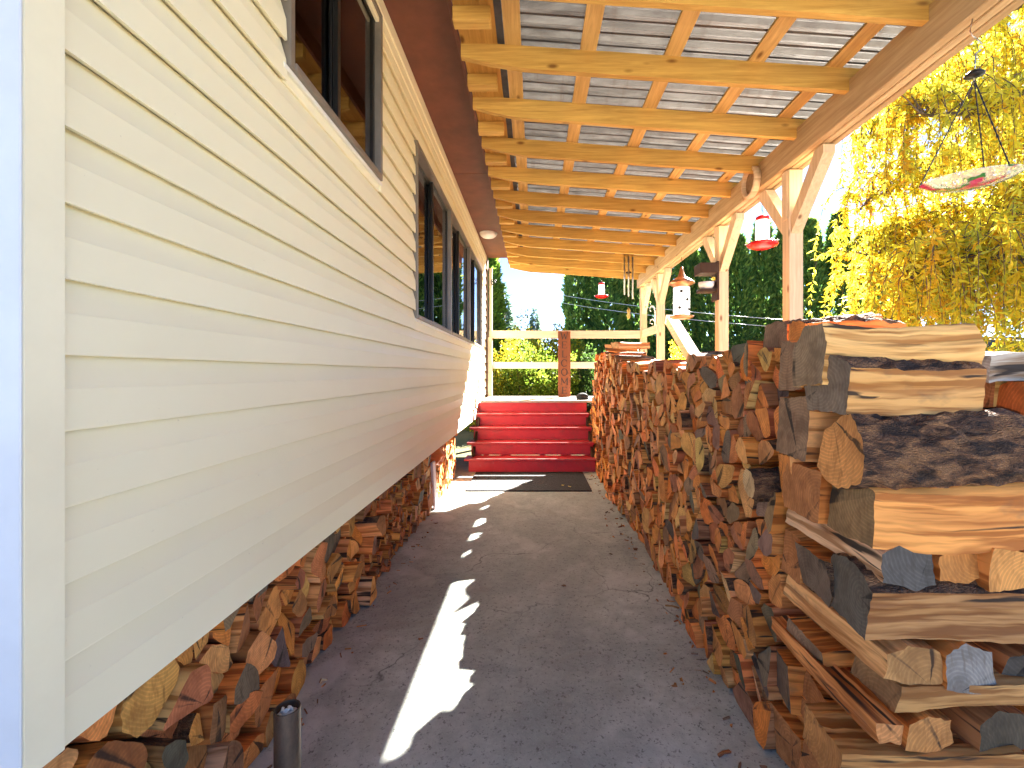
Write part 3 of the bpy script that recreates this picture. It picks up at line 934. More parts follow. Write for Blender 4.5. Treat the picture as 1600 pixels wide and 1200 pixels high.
logs = []        # every log of a stack as a candidate: (screen size, dict)
def stack(polys, face_x, out, L, rr, where, group, mix, xoff=0.020, zone=None, gap=0.975, cat='firewood log', noun='firewood log', bark_p=0.62, jit=0.004):
    """out=-1: visible cut ends look towards -x, logs run to +x; out=+1 the other way"""
    for p in polys:
        c = centroid(p)
        loc = [((a - c[0]) * gap, (b - c[1]) * gap) for a, b in p]
        an = rr.uniform(-0.07, 0.07)
        loc = [(a * math.cos(an) - b * math.sin(an), a * math.sin(an) + b * math.cos(an)) for a, b in loc]
        nl = []
        for i in range(len(loc)):
            (a0, b0), (a1, b1), (a2, b2) = loc[i - 1], loc[i], loc[(i + 1) % len(loc)]
            q = rr.uniform(0.06, 0.24)
            if jit < 0.002: nl.append((a1, b1)); continue
            nl += [(a1 + (a0 - a1) * q, b1 + (b0 - b1) * q), (a1 + (a2 - a1) * q, b1 + (b2 - b1) * q)]
        shp = shape_word(loc)
        loc = nl
        k = rr.random(); acc = 0; hue = 'brown'
        for name, pr in mix(c):
            acc += pr
            if k < acc: hue = name; break
        et = rr.choice(TINTS[hue]); et = tuple(x * rr.uniform(0.82, 1.15) for x in et)
        st = rr.choice(TINTS['orange' if rr.random() < 0.62 else ('brown' if rr.random() < 0.7 else 'tan')]) if hue != 'grey' else rr.choice(TINTS['brown'] + TINTS['orange'])
        st = tuple(x * rr.uniform(0.8, 1.1) for x in st)
        bark = ()
        if rr.random() < bark_p:
            ln = sorted(range(len(loc)), key=lambda i: -math.hypot(loc[i][0] - loc[(i + 1) % len(loc)][0], loc[i][1] - loc[(i + 1) % len(loc)][1]))
            bark = (rr.choice(ln[:2]),)
        fx = face_x(c[0], c[1]) + (rr.uniform(-xoff, xoff) if rr.random() < 0.8 else rr.uniform(-2.2 * xoff, xoff)) * (1 if out < 0 else -1)
        px = F * fx / c[0]
        d = c[0]
        vis = area(p) / d / d * abs(fx) / d
        logs.append(dict(vis=vis, poly=loc, fx=fx, c=c, out=out, L=L * rr.uniform(0.94, 1.04), st=st, et=et, bark=bark, hue=hue,
                         shape=shp, where=where, group=group, zone=zone(c) if zone else '', cat=cat, noun=noun, seed=rr.random(), jit=jit))

def pw(tab):
    def f(u):
        if u <= tab[0][0]: return tab[0][1]
        for (a, b), (c, d) in zip(tab, tab[1:]):
            if u <= c: return b + (d - b) * (u - a) / (c - a)
        return tab[-1][1]
    return f
TOPR = pw([(1.3, 1.46), (1.65, 1.43), (2.1, 1.45), (2.6, 1.44), (3.1, 1.40), (4.3, 1.41), (5.3, 1.57), (7.1, 1.62)])
def FACE(y, z): return 0.84 + 0.10 * max(0, z / 1.5) ** 2 + 0.02 * math.sin(y * 2.1)
rr = random.Random(11)
def mixR(c):
    if c[0] < 2.6: return [('orange', 0.47), ('brown', 0.29), ('grey', 0.20), ('tan', 0.04)]
    return [('orange', 0.52), ('brown', 0.22), ('grey', 0.12), ('tan', 0.14)]
def zoneR(c):
    t = TOPR(c[0])
    if c[1] > t - 0.17: return 'along the top of'
    if c[1] < 0.2: return 'along the foot of'
    return 'in the middle of'
pr = cells(1.62, 7.12, TOPR, 0.125, rr, 0.45, 0.05)
pr = [p for p in pr if math.hypot(centroid(p)[0] - 1.70, centroid(p)[1] - 0.945) > 0.06]
stack(pr, FACE, -1, 0.43, rr, 'the tall woodpile', 'firewood logs in the tall woodpile along the path', mixR, zone=zoneR)
# second row behind the first
TOP2 = pw([(1.2, 1.30), (2.2, 1.38), (4.0, 1.40), (7.0, 1.45)])
p2 = cells(1.30, 7.0, TOP2, 0.17, rr, 0.3, 0.05)
stack(p2, lambda y, z: 1.40 + 0.05 * z, -1, 0.43, rr, 'the lower woodpile row behind', 'firewood logs in the second row', mixR)
row2 = logs[len(logs) - len(p2):]
for e in row2: e['vis'] = 0 if e['c'][0] > 1.46 else e['vis']
# left stack under the house wall: big logs, then kindling, then sawn blocks, then sunlit logs
TOPL = lambda y: 0.635
def FACEL(y, z): return -1.0 + 0.015 * math.sin(y * 5)
pl = cells(0.55, 2.78, TOPL, 0.135, rr, 0.35, 0.012)
stack(pl, FACEL, 1, 0.42, rr, 'the low pile beneath the house', 'firewood logs in the low pile under the house wall',
      lambda c: [('orange', 0.46), ('brown', 0.34), ('grey', 0.16), ('tan', 0.04)], zone=lambda c: 'along the top of' if c[1] > 0.45 else ('along the foot of' if c[1] < 0.17 else 'in the middle of'), bark_p=0.4, xoff=0.045, gap=0.95)
pk = cells(2.80, 3.84, lambda y: 0.60, 0.062, rr, 0.5, 0.02, stretch=0.75)
stack(pk, lambda y, z: -1.03, 1, 0.35, rr, 'the kindling pile under the house wall', 'kindling sticks under the house wall',
      lambda c: [('orange', 0.22), ('brown', 0.68), ('grey', 0.10)], xoff=0.035, cat='kindling', noun='kindling stick', bark_p=0.25, jit=0.003, gap=0.9)
# sawn lumber offcuts in neat courses
z = 0.0
while z < 0.56:
    hh = rr.choice([0.088, 0.088, 0.112, 0.14]); hh = min(hh, 0.60 - z)
    y = 3.87
    while y < 4.50:
        w = rr.choice([0.045, 0.088, 0.088, 0.135])
        stack([[(y, z), (y + w, z), (y + w, z + hh), (y, z + hh)]], lambda a, b: -1.0, 1, 0.35, rr, 'the neat block pile under the house wall', 'sawn lumber blocks under the house wall',
              lambda c: [('tan', 0.45), ('brown', 0.45), ('grey', 0.1)], xoff=0.018, cat='wood block', noun='sawn lumber block', bark_p=0, jit=0.0008, gap=0.97)
        logs[-1]['shape'] = 'square-cut' if w > 0.06 else 'narrow square-cut'
        y += w + 0.002
    z += hh + 0.001
ps = cells(4.66, 5.95, lambda y: 0.40 if y < 4.95 else 0.60, 0.10, rr, 0.6, 0.02, stretch=1.35)
stack(ps, lambda y, z: -1.0 - 0.02 * (y - 4.6), 1, 0.38, rr, 'the sunlit pile under the house wall beside the steps', 'firewood logs in the sunlit pile beside the steps',
      lambda c: [('orange', 0.2), ('brown', 0.1), ('tan', 0.7)], bark_p=0.3)

fw = sorted([e for e in logs if e['cat'] == 'firewood log'], key=lambda e: -e['vis'])
single = set(id(e) for e in fw[:285]) | set(id(e) for e in logs if e['cat'] == 'wood block')
kd = sorted([e for e in logs if e['cat'] == 'kindling'], key=lambda e: -e['vis'])
single |= set(id(e) for e in kd[:200])
WORD = {'orange': 'orange-ended', 'brown': 'brown-ended', 'grey': 'dark grey-ended', 'tan': 'pale tan'}
rest = {}
def xform(e, local):
    # local x runs into the pile; (a,b) are world (y,z)
    s = -e['out']
    B = Matrix(((s, 0, 0), (0, 1, 0), (0, 0, 1))) 
    B4 = B.to_4x4()
    yaw = Matrix.Rotation((e['seed'] - 0.5) * 0.14, 4, 'Z') @ Matrix.Rotation((((e['seed'] * 7.3) % 1) - 0.5) * 0.08, 4, 'Y')
    if local: return B4, yaw
    return Matrix.Translation((e['fx'], e['c'][0], e['c'][1])) @ yaw @ B4
def ordered(poly, flip):
    return poly if not flip else poly
for e in logs:
    er = random.Random(e['seed'])
    if id(e) in single:
        G = Geo(); B4, yaw = xform(e, True)
        log_into(G, e['poly'], e['L'], e['st'], e['et'], B4, er, e['bark'], e['jit'])
        if e['out'] > 0:
            G.f = [tuple(reversed(f)) for f in G.f]
            k = 0; nu = []; 
            for f in G.f:
                nu += G.uv[k:k + len(f)][::-1]; k += len(f)
            G.uv = nu
        nm = {'firewood log': 'firewood_log', 'kindling': 'kindling_stick', 'wood block': 'wood_block'}[e['cat']]
        o = link(nm, G.build(nm))
        o.matrix_world = Matrix.Translation((e['fx'], e['c'][0], e['c'][1])) @ yaw
        zone = (e['zone'] + ' ') if e['zone'] else 'in '
        tag(o, f"{WORD[e['hue']]} {e['shape']} {e['noun']} {zone}{e['where']}", e['cat'], e['group'])
    else:
        G = rest.setdefault(e['group'], Geo())
        n0 = len(G.f); k0 = len(G.uv)
        log_into(G, e['poly'], e['L'], e['st'], e['et'], xform(e, False), er, e['bark'], e['jit'], rings=3, sp=0.07)
        if e['out'] > 0:
            fs = G.f[n0:]; nu = []; k = k0
            for f in fs:
                nu += G.uv[k:k + len(f)][::-1]; k += len(f)
            G.f[n0:] = [tuple(reversed(f)) for f in fs]; G.uv[k0:] = nu
for gname, G in rest.items():
    kind = 'kindling' if 'kindling' in gname else 'firewood'
    lab = {'firewood logs in the tall woodpile along the path': 'many smaller looking split logs filling the far part of the tall woodpile',
           'firewood logs in the second row': 'second row of stacked split logs behind the tall woodpile',
           'firewood logs in the low pile under the house wall': 'remaining split logs of the low pile under the house wall',
           'kindling sticks under the house wall': 'small kindling sticks filling the gaps under the house wall',
           'firewood logs in the sunlit pile beside the steps': 'remaining split logs of the sunlit pile beside the steps'}.get(gname, 'stacked wood ' + gname)
    tag(link(kind + '_pile', G.build(kind + '_pile')), lab, kind, None, 'stuff')

# hand-laid crib at the near end of the tall woodpile: courses laid across, then lengthwise
def X(px, d): return (px - 834) * d / F
def Z(py, d): return H - (py - 582) * d / F
def rough(w, h, rr, kind='quad'):
    if kind == 'wedge': return [(-w / 2, -h / 2), (w / 2, -h / 2 + h * 0.1), (w * 0.12, h / 2)]
    if kind == 'pent': return [(-w / 2, -h * 0.35), (-w * 0.1, -h / 2), (w / 2, -h * 0.3), (w * 0.42, h * 0.3), (w * 0.05, h / 2), (-w * 0.46, h * 0.32)]
    j = lambda: rr.uniform(-0.09, 0.09)
    return [(-w / 2 + j() * w, -h / 2 + abs(j()) * h * .3), (w / 2 + j() * w, -h / 2 + abs(j()) * h * .3), (w / 2 + j() * w, h / 2 + j() * h), (-w / 2 + j() * w, h / 2 + j() * h)]
def single_log(label, poly, L, st, et, origin, direction, bark=(), seed=0, rings=7, div=4, jit=0.005, roll=0.0, bulge=0.16, group='crosswise end of the tall woodpile', name='firewood_log'):
    G = Geo(); er = random.Random(seed)
    d = Vector(direction).normalized()
    up = Vector((0, 0, 1)); side = up.cross(d).normalized(); up2 = d.cross(side)
    Mx = Matrix((d, side, up2)).transposed().to_4x4()       # local x->d, a->side, b->up
    log_into(G, poly, L, st, et, Matrix.Rotation(roll, 4, d) @ Mx, er, bark, jit, rings * 2 + 2, div, bulge, 0.013, 0.0030)
    o = link(name, G.build(name), None, origin)
    return tag(o, label, 'firewood log', group)
O1, O2, T1, T2, B1, G1, G2 = TINTS['orange'][0], TINTS['orange'][3], TINTS['tan'][0], TINTS['tan'][1], TINTS['brown'][0], TINTS['grey'][1], TINTS['grey'][2]
rq = random.Random(5)
def across(label, px0, py0, py1, d, L, st, et, depth, bark=(), seed=0, poly=None, tilt=0.0, yaw=0.0):
    """log laid along x whose near side fills the given photo rows at distance d"""
    z0, z1 = Z(py1, d), Z(py0, d)
    h = z1 - z0
    p = poly or rough(depth, h, random.Random(seed))
    return single_log(label, p, L, st, et, (X(px0, d), d + depth / 2, (z0 + z1) / 2), (math.cos(yaw), math.sin(yaw), tilt), bark, seed)
# local a = side = up x d : for d=+x, side = +y
W_ = 0.15
across('pale split log lying topmost across the end of the tall woodpile', 1288, 500, 612, 1.32, 0.445, (0.90, 0.50, 0.16), (0.34, 0.22, 0.12), 0.15, (), 1,
       [(-0.072, -0.085), (0.06, -0.09), (0.078, 0.02), (0.03, 0.095), (-0.045, 0.10), (-0.08, 0.04)], -0.02)
across('weathered tan log lying under the topmost pale log on the woodpile end', 1322, 572, 652, 1.25, 0.40, (0.70, 0.36, 0.11), (0.24, 0.16, 0.10), 0.17, (2,), 2, None, 0.0, 0.05)
across('thick log with rough dark bark side and orange triangular end', 1352, 640, 757, 1.18, 0.46, TINTS['orange'][1], (0.80, 0.33, 0.09), 0.19, (0, 3, 4), 3,
       [(-0.095, -0.09), (0.09, -0.085), (0.085, 0.02), (0.0, 0.085), (-0.07, 0.04)])
across('clean bright orange split log under the bark-covered log', 1366, 758, 857, 1.165, 0.47, (0.92, 0.37, 0.085), (0.32, 0.17, 0.065), 0.17, (), 4,
       [(-0.085, -0.078), (0.08, -0.075), (0.08, 0.07), (-0.03, 0.082), (-0.08, 0.06)], 0.01, -0.03)
across('weathered grey brown log lying across below the lengthwise logs', 1362, 922, 1006, 1.15, 0.47, (0.46, 0.22, 0.075), (0.14, 0.11, 0.08), 0.17, (2,), 5, None, -0.015, 0.03)
across('thin old bark-sided log low in the woodpile end', 1400, 1076, 1117, 1.15, 0.44, (0.56, 0.28, 0.09), (0.4, 0.19, 0.07), 0.16, (), 6, None, 0.03)
across('orange brown log in the bottom visible course of the woodpile end', 1312, 1172, 1240, 1.15, 0.46, (0.66, 0.30, 0.085), (0.6, 0.25, 0.07), 0.17, (), 7)
# same courses further back (their dark cut ends look at the path)
def back(y, z0, z1, w, st, et, seed, lab, bark=()):
    h = z1 - z0
    single_log(lab, rough(w, h, random.Random(seed)), 0.44, st, et, (0.855 + R.uniform(-.02, .02), y, (z0 + z1) / 2), (1, R.uniform(-.05, .05), 0), bark, seed, 4, 3)
back(1.555, 1.29, 1.45, 0.14, O1, G2, 21, 'dark-ended log behind the topmost pale log')
back(1.50, 1.075, 1.285, 0.20, O2, G2, 22, 'big brown-grey ended log behind the bark-covered log')
back(1.43, 0.905, 1.07, 0.16, O1, B1, 23, 'brown-ended log behind the clean orange log', (1,))
back(1.555, 0.91, 1.07, 0.11, O2, O1, 24, 'orange-ended log tucked behind the brown-ended log')
back(1.41, 0.665, 0.795, 0.15, O1, G1, 25, 'blackened end log behind the weathered grey brown log', (3,))
back(1.55, 0.66, 0.80, 0.13, O2, B1, 26, 'brown end log two behind the weathered grey brown log')
back(1.43, 0.48, 0.54, 0.18, O1, G2, 27, 'flat grey-ended log behind the thin bark-sided log')
back(1.41, 0.25, 0.39, 0.16, O1, B1, 28, 'brown-ended log behind the bottom visible course')
back(1.55, 0.25, 0.39, 0.12, O1, G1, 29, 'dark-ended log at the back of the bottom visible course')
# lengthwise courses: cut ends look at the camera side
def along(label, px, py, w, h, d, st, et, bark=(), seed=0, kind='quad', L=0.45, tilt=0.0, yaw=0.0):
    # local x -> +y ; side = up x d = -x : mirror harmless
    single_log(label, rough(w, h, random.Random(seed), kind), L, st, et, (X(px, d), d, Z(py, d)), (yaw, 1, tilt), bark, seed, 6, 3)
along('lengthwise log with blackened many-sided end and fresh pinkish side', 1418, 890, 0.135, 0.110, 1.15, (0.80, 0.46, 0.24), (0.12, 0.10, 0.08), (), 31, 'pent', tilt=0.02)
along('orange rough-split log end beside the blackened end', 1502, 888, 0.13, 0.085, 1.17, O1, (0.72, 0.28, 0.06), (), 32, 'pent')
along('orange angled log end in the upper lengthwise course', 1592, 890, 0.14, 0.10, 1.16, O1, (0.78, 0.33, 0.08), (), 33)
along('brown-ended lengthwise log with bright split side above the slanting stick', 1424, 1042, 0.145, 0.105, 1.15, (0.84, 0.40, 0.14), (0.55, 0.26, 0.08), (), 34, 'pent', tilt=0.01)
along('blue-grey ended lengthwise log with orange side', 1518, 1048, 0.15, 0.12, 1.15, O1, (0.32, 0.27, 0.22), (), 35, 'pent')
along('dark brown log end at the right of the middle course', 1618, 1050, 0.15, 0.12, 1.17, B1, (0.10, 0.08, 0.06), (), 36, 'pent')
along('long thin reddish stick lying along the edge of the woodpile end', 1392, 1150, 0.055, 0.05, 1.10, (0.78, 0.29, 0.08), (0.7, 0.27, 0.08), (), 37, L=0.50)
along('orange log end with frayed edge low in the woodpile end', 1455, 1147, 0.14, 0.095, 1.15, O1, (0.66, 0.27, 0.07), (), 38, 'pent')
along('dark mossy log end low in the woodpile end', 1568, 1150, 0.16, 0.115, 1.17, B1, (0.11, 0.075, 0.04), (1,), 39, 'pent')
# the courses below the frame, down to the concrete
along('orange lengthwise log near the ground at the woodpile end', 1420, 1275, 0.16, 0.12, 1.15, O1, B1, (), 41)
along('grey lengthwise log near the ground at the woodpile end', 1530, 1275, 0.16, 0.12, 1.15, O1, G2, (), 42)
along('brown lengthwise log near the ground at the woodpile end', 1630, 1275, 0.13, 0.12, 1.15, O1, B1, (), 43)
for k, yy in enumerate((1.24, 1.41, 1.55)):
    single_log(['front', 'middle', 'rear'][k] + ' log lying on the concrete under the woodpile end', rough(0.15, 0.17, random.Random(50 + k)), 0.46, O1, B1, (0.86, yy, 0.09), (1, 0, 0), (), 50 + k, 4, 3)
# round stick of unsplit wood sticking out of the face
rp = [(0.052 * math.cos(2 * math.pi * k / 9), 0.052 * math.sin(2 * math.pi * k / 9)) for k in range(9)]
single_log('small unsplit round log with pale oval end sticking out of the tall woodpile', rp, 0.44, O2, (0.66, 0.42, 0.20), (0.775, 1.66, 0.945), (1, 0.06, 0), tuple(range(9)), 61, 5, 3, 0.002, 0, 0.02)
# loose pieces on top of the pile
for k, (lab, x, y, zz, dirv, w, h, st) in enumerate((
        ('loose orange split log lying on the far top of the tall woodpile', 0.98, 6.25, 1.68, (1, -0.25, 0.0), 0.12, 0.09, T1),
        ('flat pale slab lying on the far end of the tall woodpile', 0.93, 5.3, 1.655, (1, 0.3, 0.03), 0.16, 0.07, T2),
        ('loose dark split log tilted on top of the tall woodpile', 0.98, 1.86, 1.49, (1, 0.15, 0.08), 0.12, 0.10, O1),
        ('reddish split log lying crooked on the top course behind the near end', 0.95, 1.66, 1.485, (1, 0.2, 0.0), 0.10, 0.09, O1),
        ('pale grey slab on the second woodpile row', 1.38, 1.48, 1.36, (1, 0.1, 0.0), 0.17, 0.09, (0.5, 0.42, 0.33)))):
    single_log(lab, rough(w, h, random.Random(70 + k)), 0.42, st, G2 if k == 2 else st, (x, y, zz), dirv, (2,) if k in (2, 3) else (), 70 + k, 5, 3, group='loose logs on top of the woodpiles')

# pink board, orange bag under the wall
pb = box('leaning_board', (-0.012, -0.06, 0.0), (0.012, 0.06, 0.46), M['pink'], None)
pb.location = (-0.99, 4.58, 0.232); pb.rotation_euler = (0, -0.06, 0.0)
tag(pb, 'pale pinkish board standing on edge between the block pile and sunlit logs', 'board')
bm = bmesh.new()
bmesh.ops.create_icosphere(bm, subdivisions=4, radius=1)
for v in bm.verts:
    n = math.sin(v.co.x * 7 + 2 * v.co.z * 3) * 0.07 + math.sin(v.co.y * 9 - v.co.z * 5) * 0.07 + math.sin(v.co.z * 13 + v.co.x * 5) * 0.04
    v.co *= 1 + n
    v.co = Vector((v.co.x * 0.13, v.co.y * 0.16, max(v.co.z, -0.72) * 0.105))
tag(link('plastic_bag', mesh_of(bm, 'plastic_bag', M['orange_bag'], True), None, (-1.06, 4.77, 0.475)), 'crumpled orange plastic bag tucked under the house wall', 'bag')

# ================================================================== SMALL THINGS
# ash pipe
ap = thing('ash_pipe', 'rusty steel pipe ashtray full of cigarette butts standing by the low woodpile', 'ashtray', (-0.695, 1.30, 0))
def mk_rust():
    t = NT('rusty_pipe'); v = t.coord('Object', (1, 1, 0.5)); n = t.noise(v, 18, 6, 0.7); n2 = t.noise(v, 90, 3)
    t.col(t.mix(t.ramp(n, [(0.35, 0.0), (0.7, 1.0)]), (0.045, 0.028, 0.02), (0.12, 0.075, 0.05))); t.bump(n2, 0.3, 0.003)
    return t.set(0.5, 0.4, 0.5)
lathe('pipe', [(0.0345, 0.0), (0.0345, 0.402), (0.0338, 0.405), (0.0305, 0.405), (0.030, 0.402), (0.030, 0.1)], mk_rust(), ap, 28)
lathe('ash_fill', [(0.0295, 0.385), (0.015, 0.392), (0, 0.394)], M['ash'], ap, 16)
for k in range(9):
    a = R.uniform(0, 6.28); q = R.uniform(0, 0.016)
    b2 = R.uniform(0, 6.28)
    p0 = Vector((q * math.cos(a), q * math.sin(a), 0.394))
    tube('cigarette_butt', [p0, p0 + Vector((0.011 * math.cos(b2), 0.011 * math.sin(b2), 0.006 + 0.004 * R.random()))], 0.0038, M['ash'], ap, 7)

# welcome sign
ws = thing('welcome_sign', 'tall narrow brown wooden board reading WELCOME downwards leaning on the deck rail', 'sign', (0.0, 8.40, DZ), rot=(-0.02, 0, 0))
sx = X(881.5, 8.45)
ws.location.x = sx
box('board', (-0.113, 0.0, 0.0), (0.113, 0.022, 1.20), M['sign'], ws, 0.003)
def stroke(bm, a, b, w):
    a, b = Vector((a[0], 0, a[1])), Vector((b[0], 0, b[1])); d = (b - a).normalized(); s = Vector((-d.z, 0, d.x)) * w / 2
    q = [a - s, b - s, b + s, a + s]
    f = [bm.verts.new(p + Vector((0, -0.003, 0))) for p in q]; k = [bm.verts.new(p + Vector((0, 0.0005, 0))) for p in q]
    bm.faces.new(f)
    for i in range(4): bm.faces.new((f[i], f[(i + 1) % 4], k[(i + 1) % 4], k[i]))
GL = {
    'W': [((-.48, .5), (-.22, -.5), .16), ((-.22, -.5), (0, .3), .08), ((0, .3), (.22, -.5), .16), ((.22, -.5), (.48, .5), .08), ((-.58, .5), (-.36, .5), .06), ((.36, .5), (.58, .5), .06)],
    'E': [((-.25, -.5), (-.25, .5), .16), ((-.38, .47), (.34, .47), .07), ((-.38, -.47), (.36, -.47), .07), ((-.2, 0), (.18, 0), .07), ((.33, .5), (.33, .3), .06), ((.35, -.5), (.35, -.28), .06), ((.17, .1), (.17, -.1), .06)],
    'L': [((-.22, -.5), (-.22, .5), .16), ((-.36, .47), (-.06, .47), .07), ((-.36, -.47), (.36, -.47), .07), ((.35, -.5), (.35, -.25), .06)],
    'M': [((-.42, -.5), (-.42, .5), .08), ((.42, -.5), (.42, .5), .16), ((-.42, .5), (0, -.3), .15), ((0, -.3), (.42, .5), .08), ((-.55, -.47), (-.29, -.47), .06), ((.27, -.47), (.57, -.47), .06)],
}
def arc(a0, a1, n, rx=.42):
    o = []
    for i in range(n):
        t0, t1 = a0 + (a1 - a0) * i / n, a0 + (a1 - a0) * (i + 1) / n
        o.append(((rx * math.cos(t0), .5 * math.sin(t0)), (rx * math.cos(t1), .5 * math.sin(t1)), 0.07 + 0.10 * abs(math.cos((t0 + t1) / 2))))
    return o
GL['O'] = arc(0, 2 * math.pi, 20)
GL['C'] = arc(0.75, 2 * math.pi - 0.75, 16) + [((.32, .42), (.32, .18), .06)]
for i, ch in enumerate('WELCOME'):
    bm = bmesh.new()
    for a, b, w in GL[ch]: stroke(bm, a, b, w)
    bmesh.ops.scale(bm, vec=(0.125, 1, 0.125), verts=bm.verts[:])
    link('letter', mesh_of(bm, 'letter', M['letter']), ws, (0, 0.0, 1.115 - i * 0.166))

# black cap on the deck
bm = bmesh.new(); bmesh.ops.create_icosphere(bm, subdivisions=3, radius=1)
for v in bm.verts:
    n = 0.12 * math.sin(v.co.x * 5 + v.co.y * 4) + 0.08 * math.sin(v.co.z * 9 + v.co.x * 6)
    v.co = Vector((v.co.x * 0.10 * (1 + n), v.co.y * 0.09 * (1 + n), (max(v.co.z, -0.5) + 0.5) * 0.075))
tag(link('folded_cloth', mesh_of(bm, 'folded_cloth', M['cap'], True), None, (0.80, 7.55, DZ)), 'small crumpled black cloth lying on the deck boards beside the woodpile', 'cloth')

# round wooden plaque on the beam
pq = thing('round_plaque', 'round wooden plaque with raised rim fixed to the inside of the beam', 'plaque', (1.948, 4.08, 3.035), rot=(0, math.radians(-90), 0))
lathe('rim', [(0.108, 0.0), (0.135, 0.0), (0.135, 0.05), (0.128, 0.056), (0.115, 0.056), (0.108, 0.05), (0.108, 0.0)], M['disc'], pq, 36)
lathe('face', [(0.109, 0.02), (0.05, 0.022), (0, 0.022)], M['disc_face'], pq, 36)

# hummingbird feeders
def hummer(loc, top, label, s=1.0):
    t = thing('hummingbird_feeder', label, 'bird feeder', loc, 'red and white hummingbird feeders')
    lathe('bottle', [(0.0, 0.05), (0.055, 0.05), (0.058, 0.09), (0.058, 0.23), (0.05, 0.262), (0, 0.264)], M['clear'], t, 24)
    lathe('cap', [(0, 0.30), (0.03, 0.296), (0.055, 0.282), (0.057, 0.255), (0.045, 0.25)], M['redplastic'], t, 24)
    b = lathe('tray', [(0, 0.0), (0.06, 0.0), (0.12, 0.022), (0.132, 0.04), (0.115, 0.056), (0.06, 0.066), (0.03, 0.066)], M['redplastic'], t, 28)
    for k in range(5):
        a = 2 * math.pi * k / 5 + 0.3
        lathe('flower', [(0, 0.012), (0.016, 0.006), (0.01, 0), (0, 0)], M['bowl'], b, 8, (0.132 * math.cos(a), 0.132 * math.sin(a), 0.046))
    tube('hook', [(0, 0, 0.298), (0.006, 0, 0.33), (-0.004, 0, 0.345), (0.0, 0, top)], 0.003, M['blackmetal'], t, 6)
    t.scale = (s, s, s)
    return t
hummer((2.03, 4.09, Z(389, 4.09)), 2.936 - Z(389, 4.09), 'red and white hummingbird feeder hanging from the beam by the round plaque')
f2y = 8.62
hummer((X(940, f2y), f2y, Z(466, f2y)), rz(X(940, f2y)) - Z(466, f2y) + 0.02, 'red and white hummingbird feeder hanging from the end rafter above the far rail')

# copper lantern seed feeder
ly = 6.33
lz = Z(498, ly)
lf = thing('seed_feeder', 'clear tube bird feeder with copper roof and tray hanging from the beam', 'bird feeder', (2.03, ly, lz))
lathe('tray', [(0, 0.0), (0.12, 0.0), (0.16, 0.02), (0.165, 0.035), (0.15, 0.03), (0.09, 0.05), (0.09, 0.06), (0, 0.06)], M['copper'], lf, 32)
tb = lathe('tube', [(0.105, 0.05), (0.11, 0.07), (0.11, 0.42), (0.10, 0.44)], M['clear'], lf, 28)
lathe('roof', [(0.095, 0.42), (0.12, 0.45), (0.175, 0.48), (0.17, 0.50), (0.10, 0.545), (0.05, 0.58), (0.026, 0.66), (0.014, 0.71), (0, 0.715)], M['copper'], lf, 32)
for k, (a, zz) in enumerate(((4.4, 0.36), (5.1, 0.25), (4.2, 0.14), (1.2, 0.3), (2.6, 0.2), (5.4, 0.12))):
    lathe('port', [(0.0, 0.0), (0.022, 0.0), (0.022, 0.012), (0, 0.012)], M['blackmetal'], lf, 10, (0.11 * math.cos(a), 0.11 * math.sin(a), zz), (math.radians(90), 0, a + math.pi / 2))
bm = bmesh.new()
tube_bm(bm, [(0, 0, 0.71), (0.0, 0, 0.74), (0.02, 0, 0.765), (0.0, 0, 0.79), (0, 0, 2.94 - lz)], 0.004, 6)
link('hook', mesh_of(bm, 'hook', M['blackmetal'], True), lf)

# dark wood feeder station on the second post
dy = 4.99
wf = thing('fruit_feeder', 'dark wooden bracket feeder with white bowl fixed to the second post', 'bird feeder', (1.984, dy, Z(470, dy)))
h_ = Z(410, dy) - Z(470, dy)
box('back_board', (-0.026, -0.07, 0.0), (-0.001, 0.09, h_), M['darkwood'], wf)
box('roof', (-0.21, -0.09, h_ - 0.13), (-0.027, 0.11, h_ - 0.02), M['darkwood'], wf)
box('ledge', (-0.20, -0.06, 0.09), (-0.027, 0.08, 0.125), M['darkwood'], wf)
lathe('bowl', [(0, 0.127), (0.055, 0.127), (0.078, 0.16), (0.085, 0.20), (0.078, 0.20), (0.05, 0.145), (0, 0.14)], M['bowl'], wf, 24, (-0.112, 0.01, 0))
lathe('fruit', [(0, -0.022), (0.018, -0.015), (0.024, 0), (0.018, 0.015), (0, 0.022)], plain('yellow_fruit', (0.7, 0.5, 0.06)), wf, 14, (-0.05, -0.03, 0.235))

# wind chime
cy = 7.47
cx = X(983, cy - 0.04)
wc = thing('wind_chime', 'silver tube wind chime with dark disc hanging under the rafters', 'wind chime', (cx, cy, rz(cx)))
zt = Z(396, cy) - rz(cx)
lathe('disc', [(0, 0), (0.09, 0.0), (0.09, -0.025), (0, -0.025)], M['darkwood'], wc, 24, (0, 0, zt))
for k in range(3):
    a = k * 2.094
    tube('cord', [(0, 0, 0.02), (0.07 * math.cos(a), 0.07 * math.sin(a), zt)], 0.002, M['blackmetal'], wc, 5)
for k in range(6):
    a = k * math.pi / 3 + 0.3
    q = 0.075
    L = 0.50 + 0.035 * k
    x, yv = q * math.cos(a), q * math.sin(a)
    tube('chime_tube', [(x, yv, zt - 0.07), (x, yv, zt - 0.07 - L)], 0.0125, M['steel'], wc, 10)
    tube('cord', [(x, yv, zt - 0.02), (x, yv, zt - 0.075)], 0.002, M['blackmetal'], wc, 5)
tube('cord', [(0, 0, zt - 0.02), (0, 0, zt - 0.92)], 0.002, M['blackmetal'], wc, 5)
lathe('clapper', [(0, 0), (0.045, 0), (0.045, -0.02), (0, -0.02)], M['darkwood'], wc, 16, (0, 0, zt - 0.3))
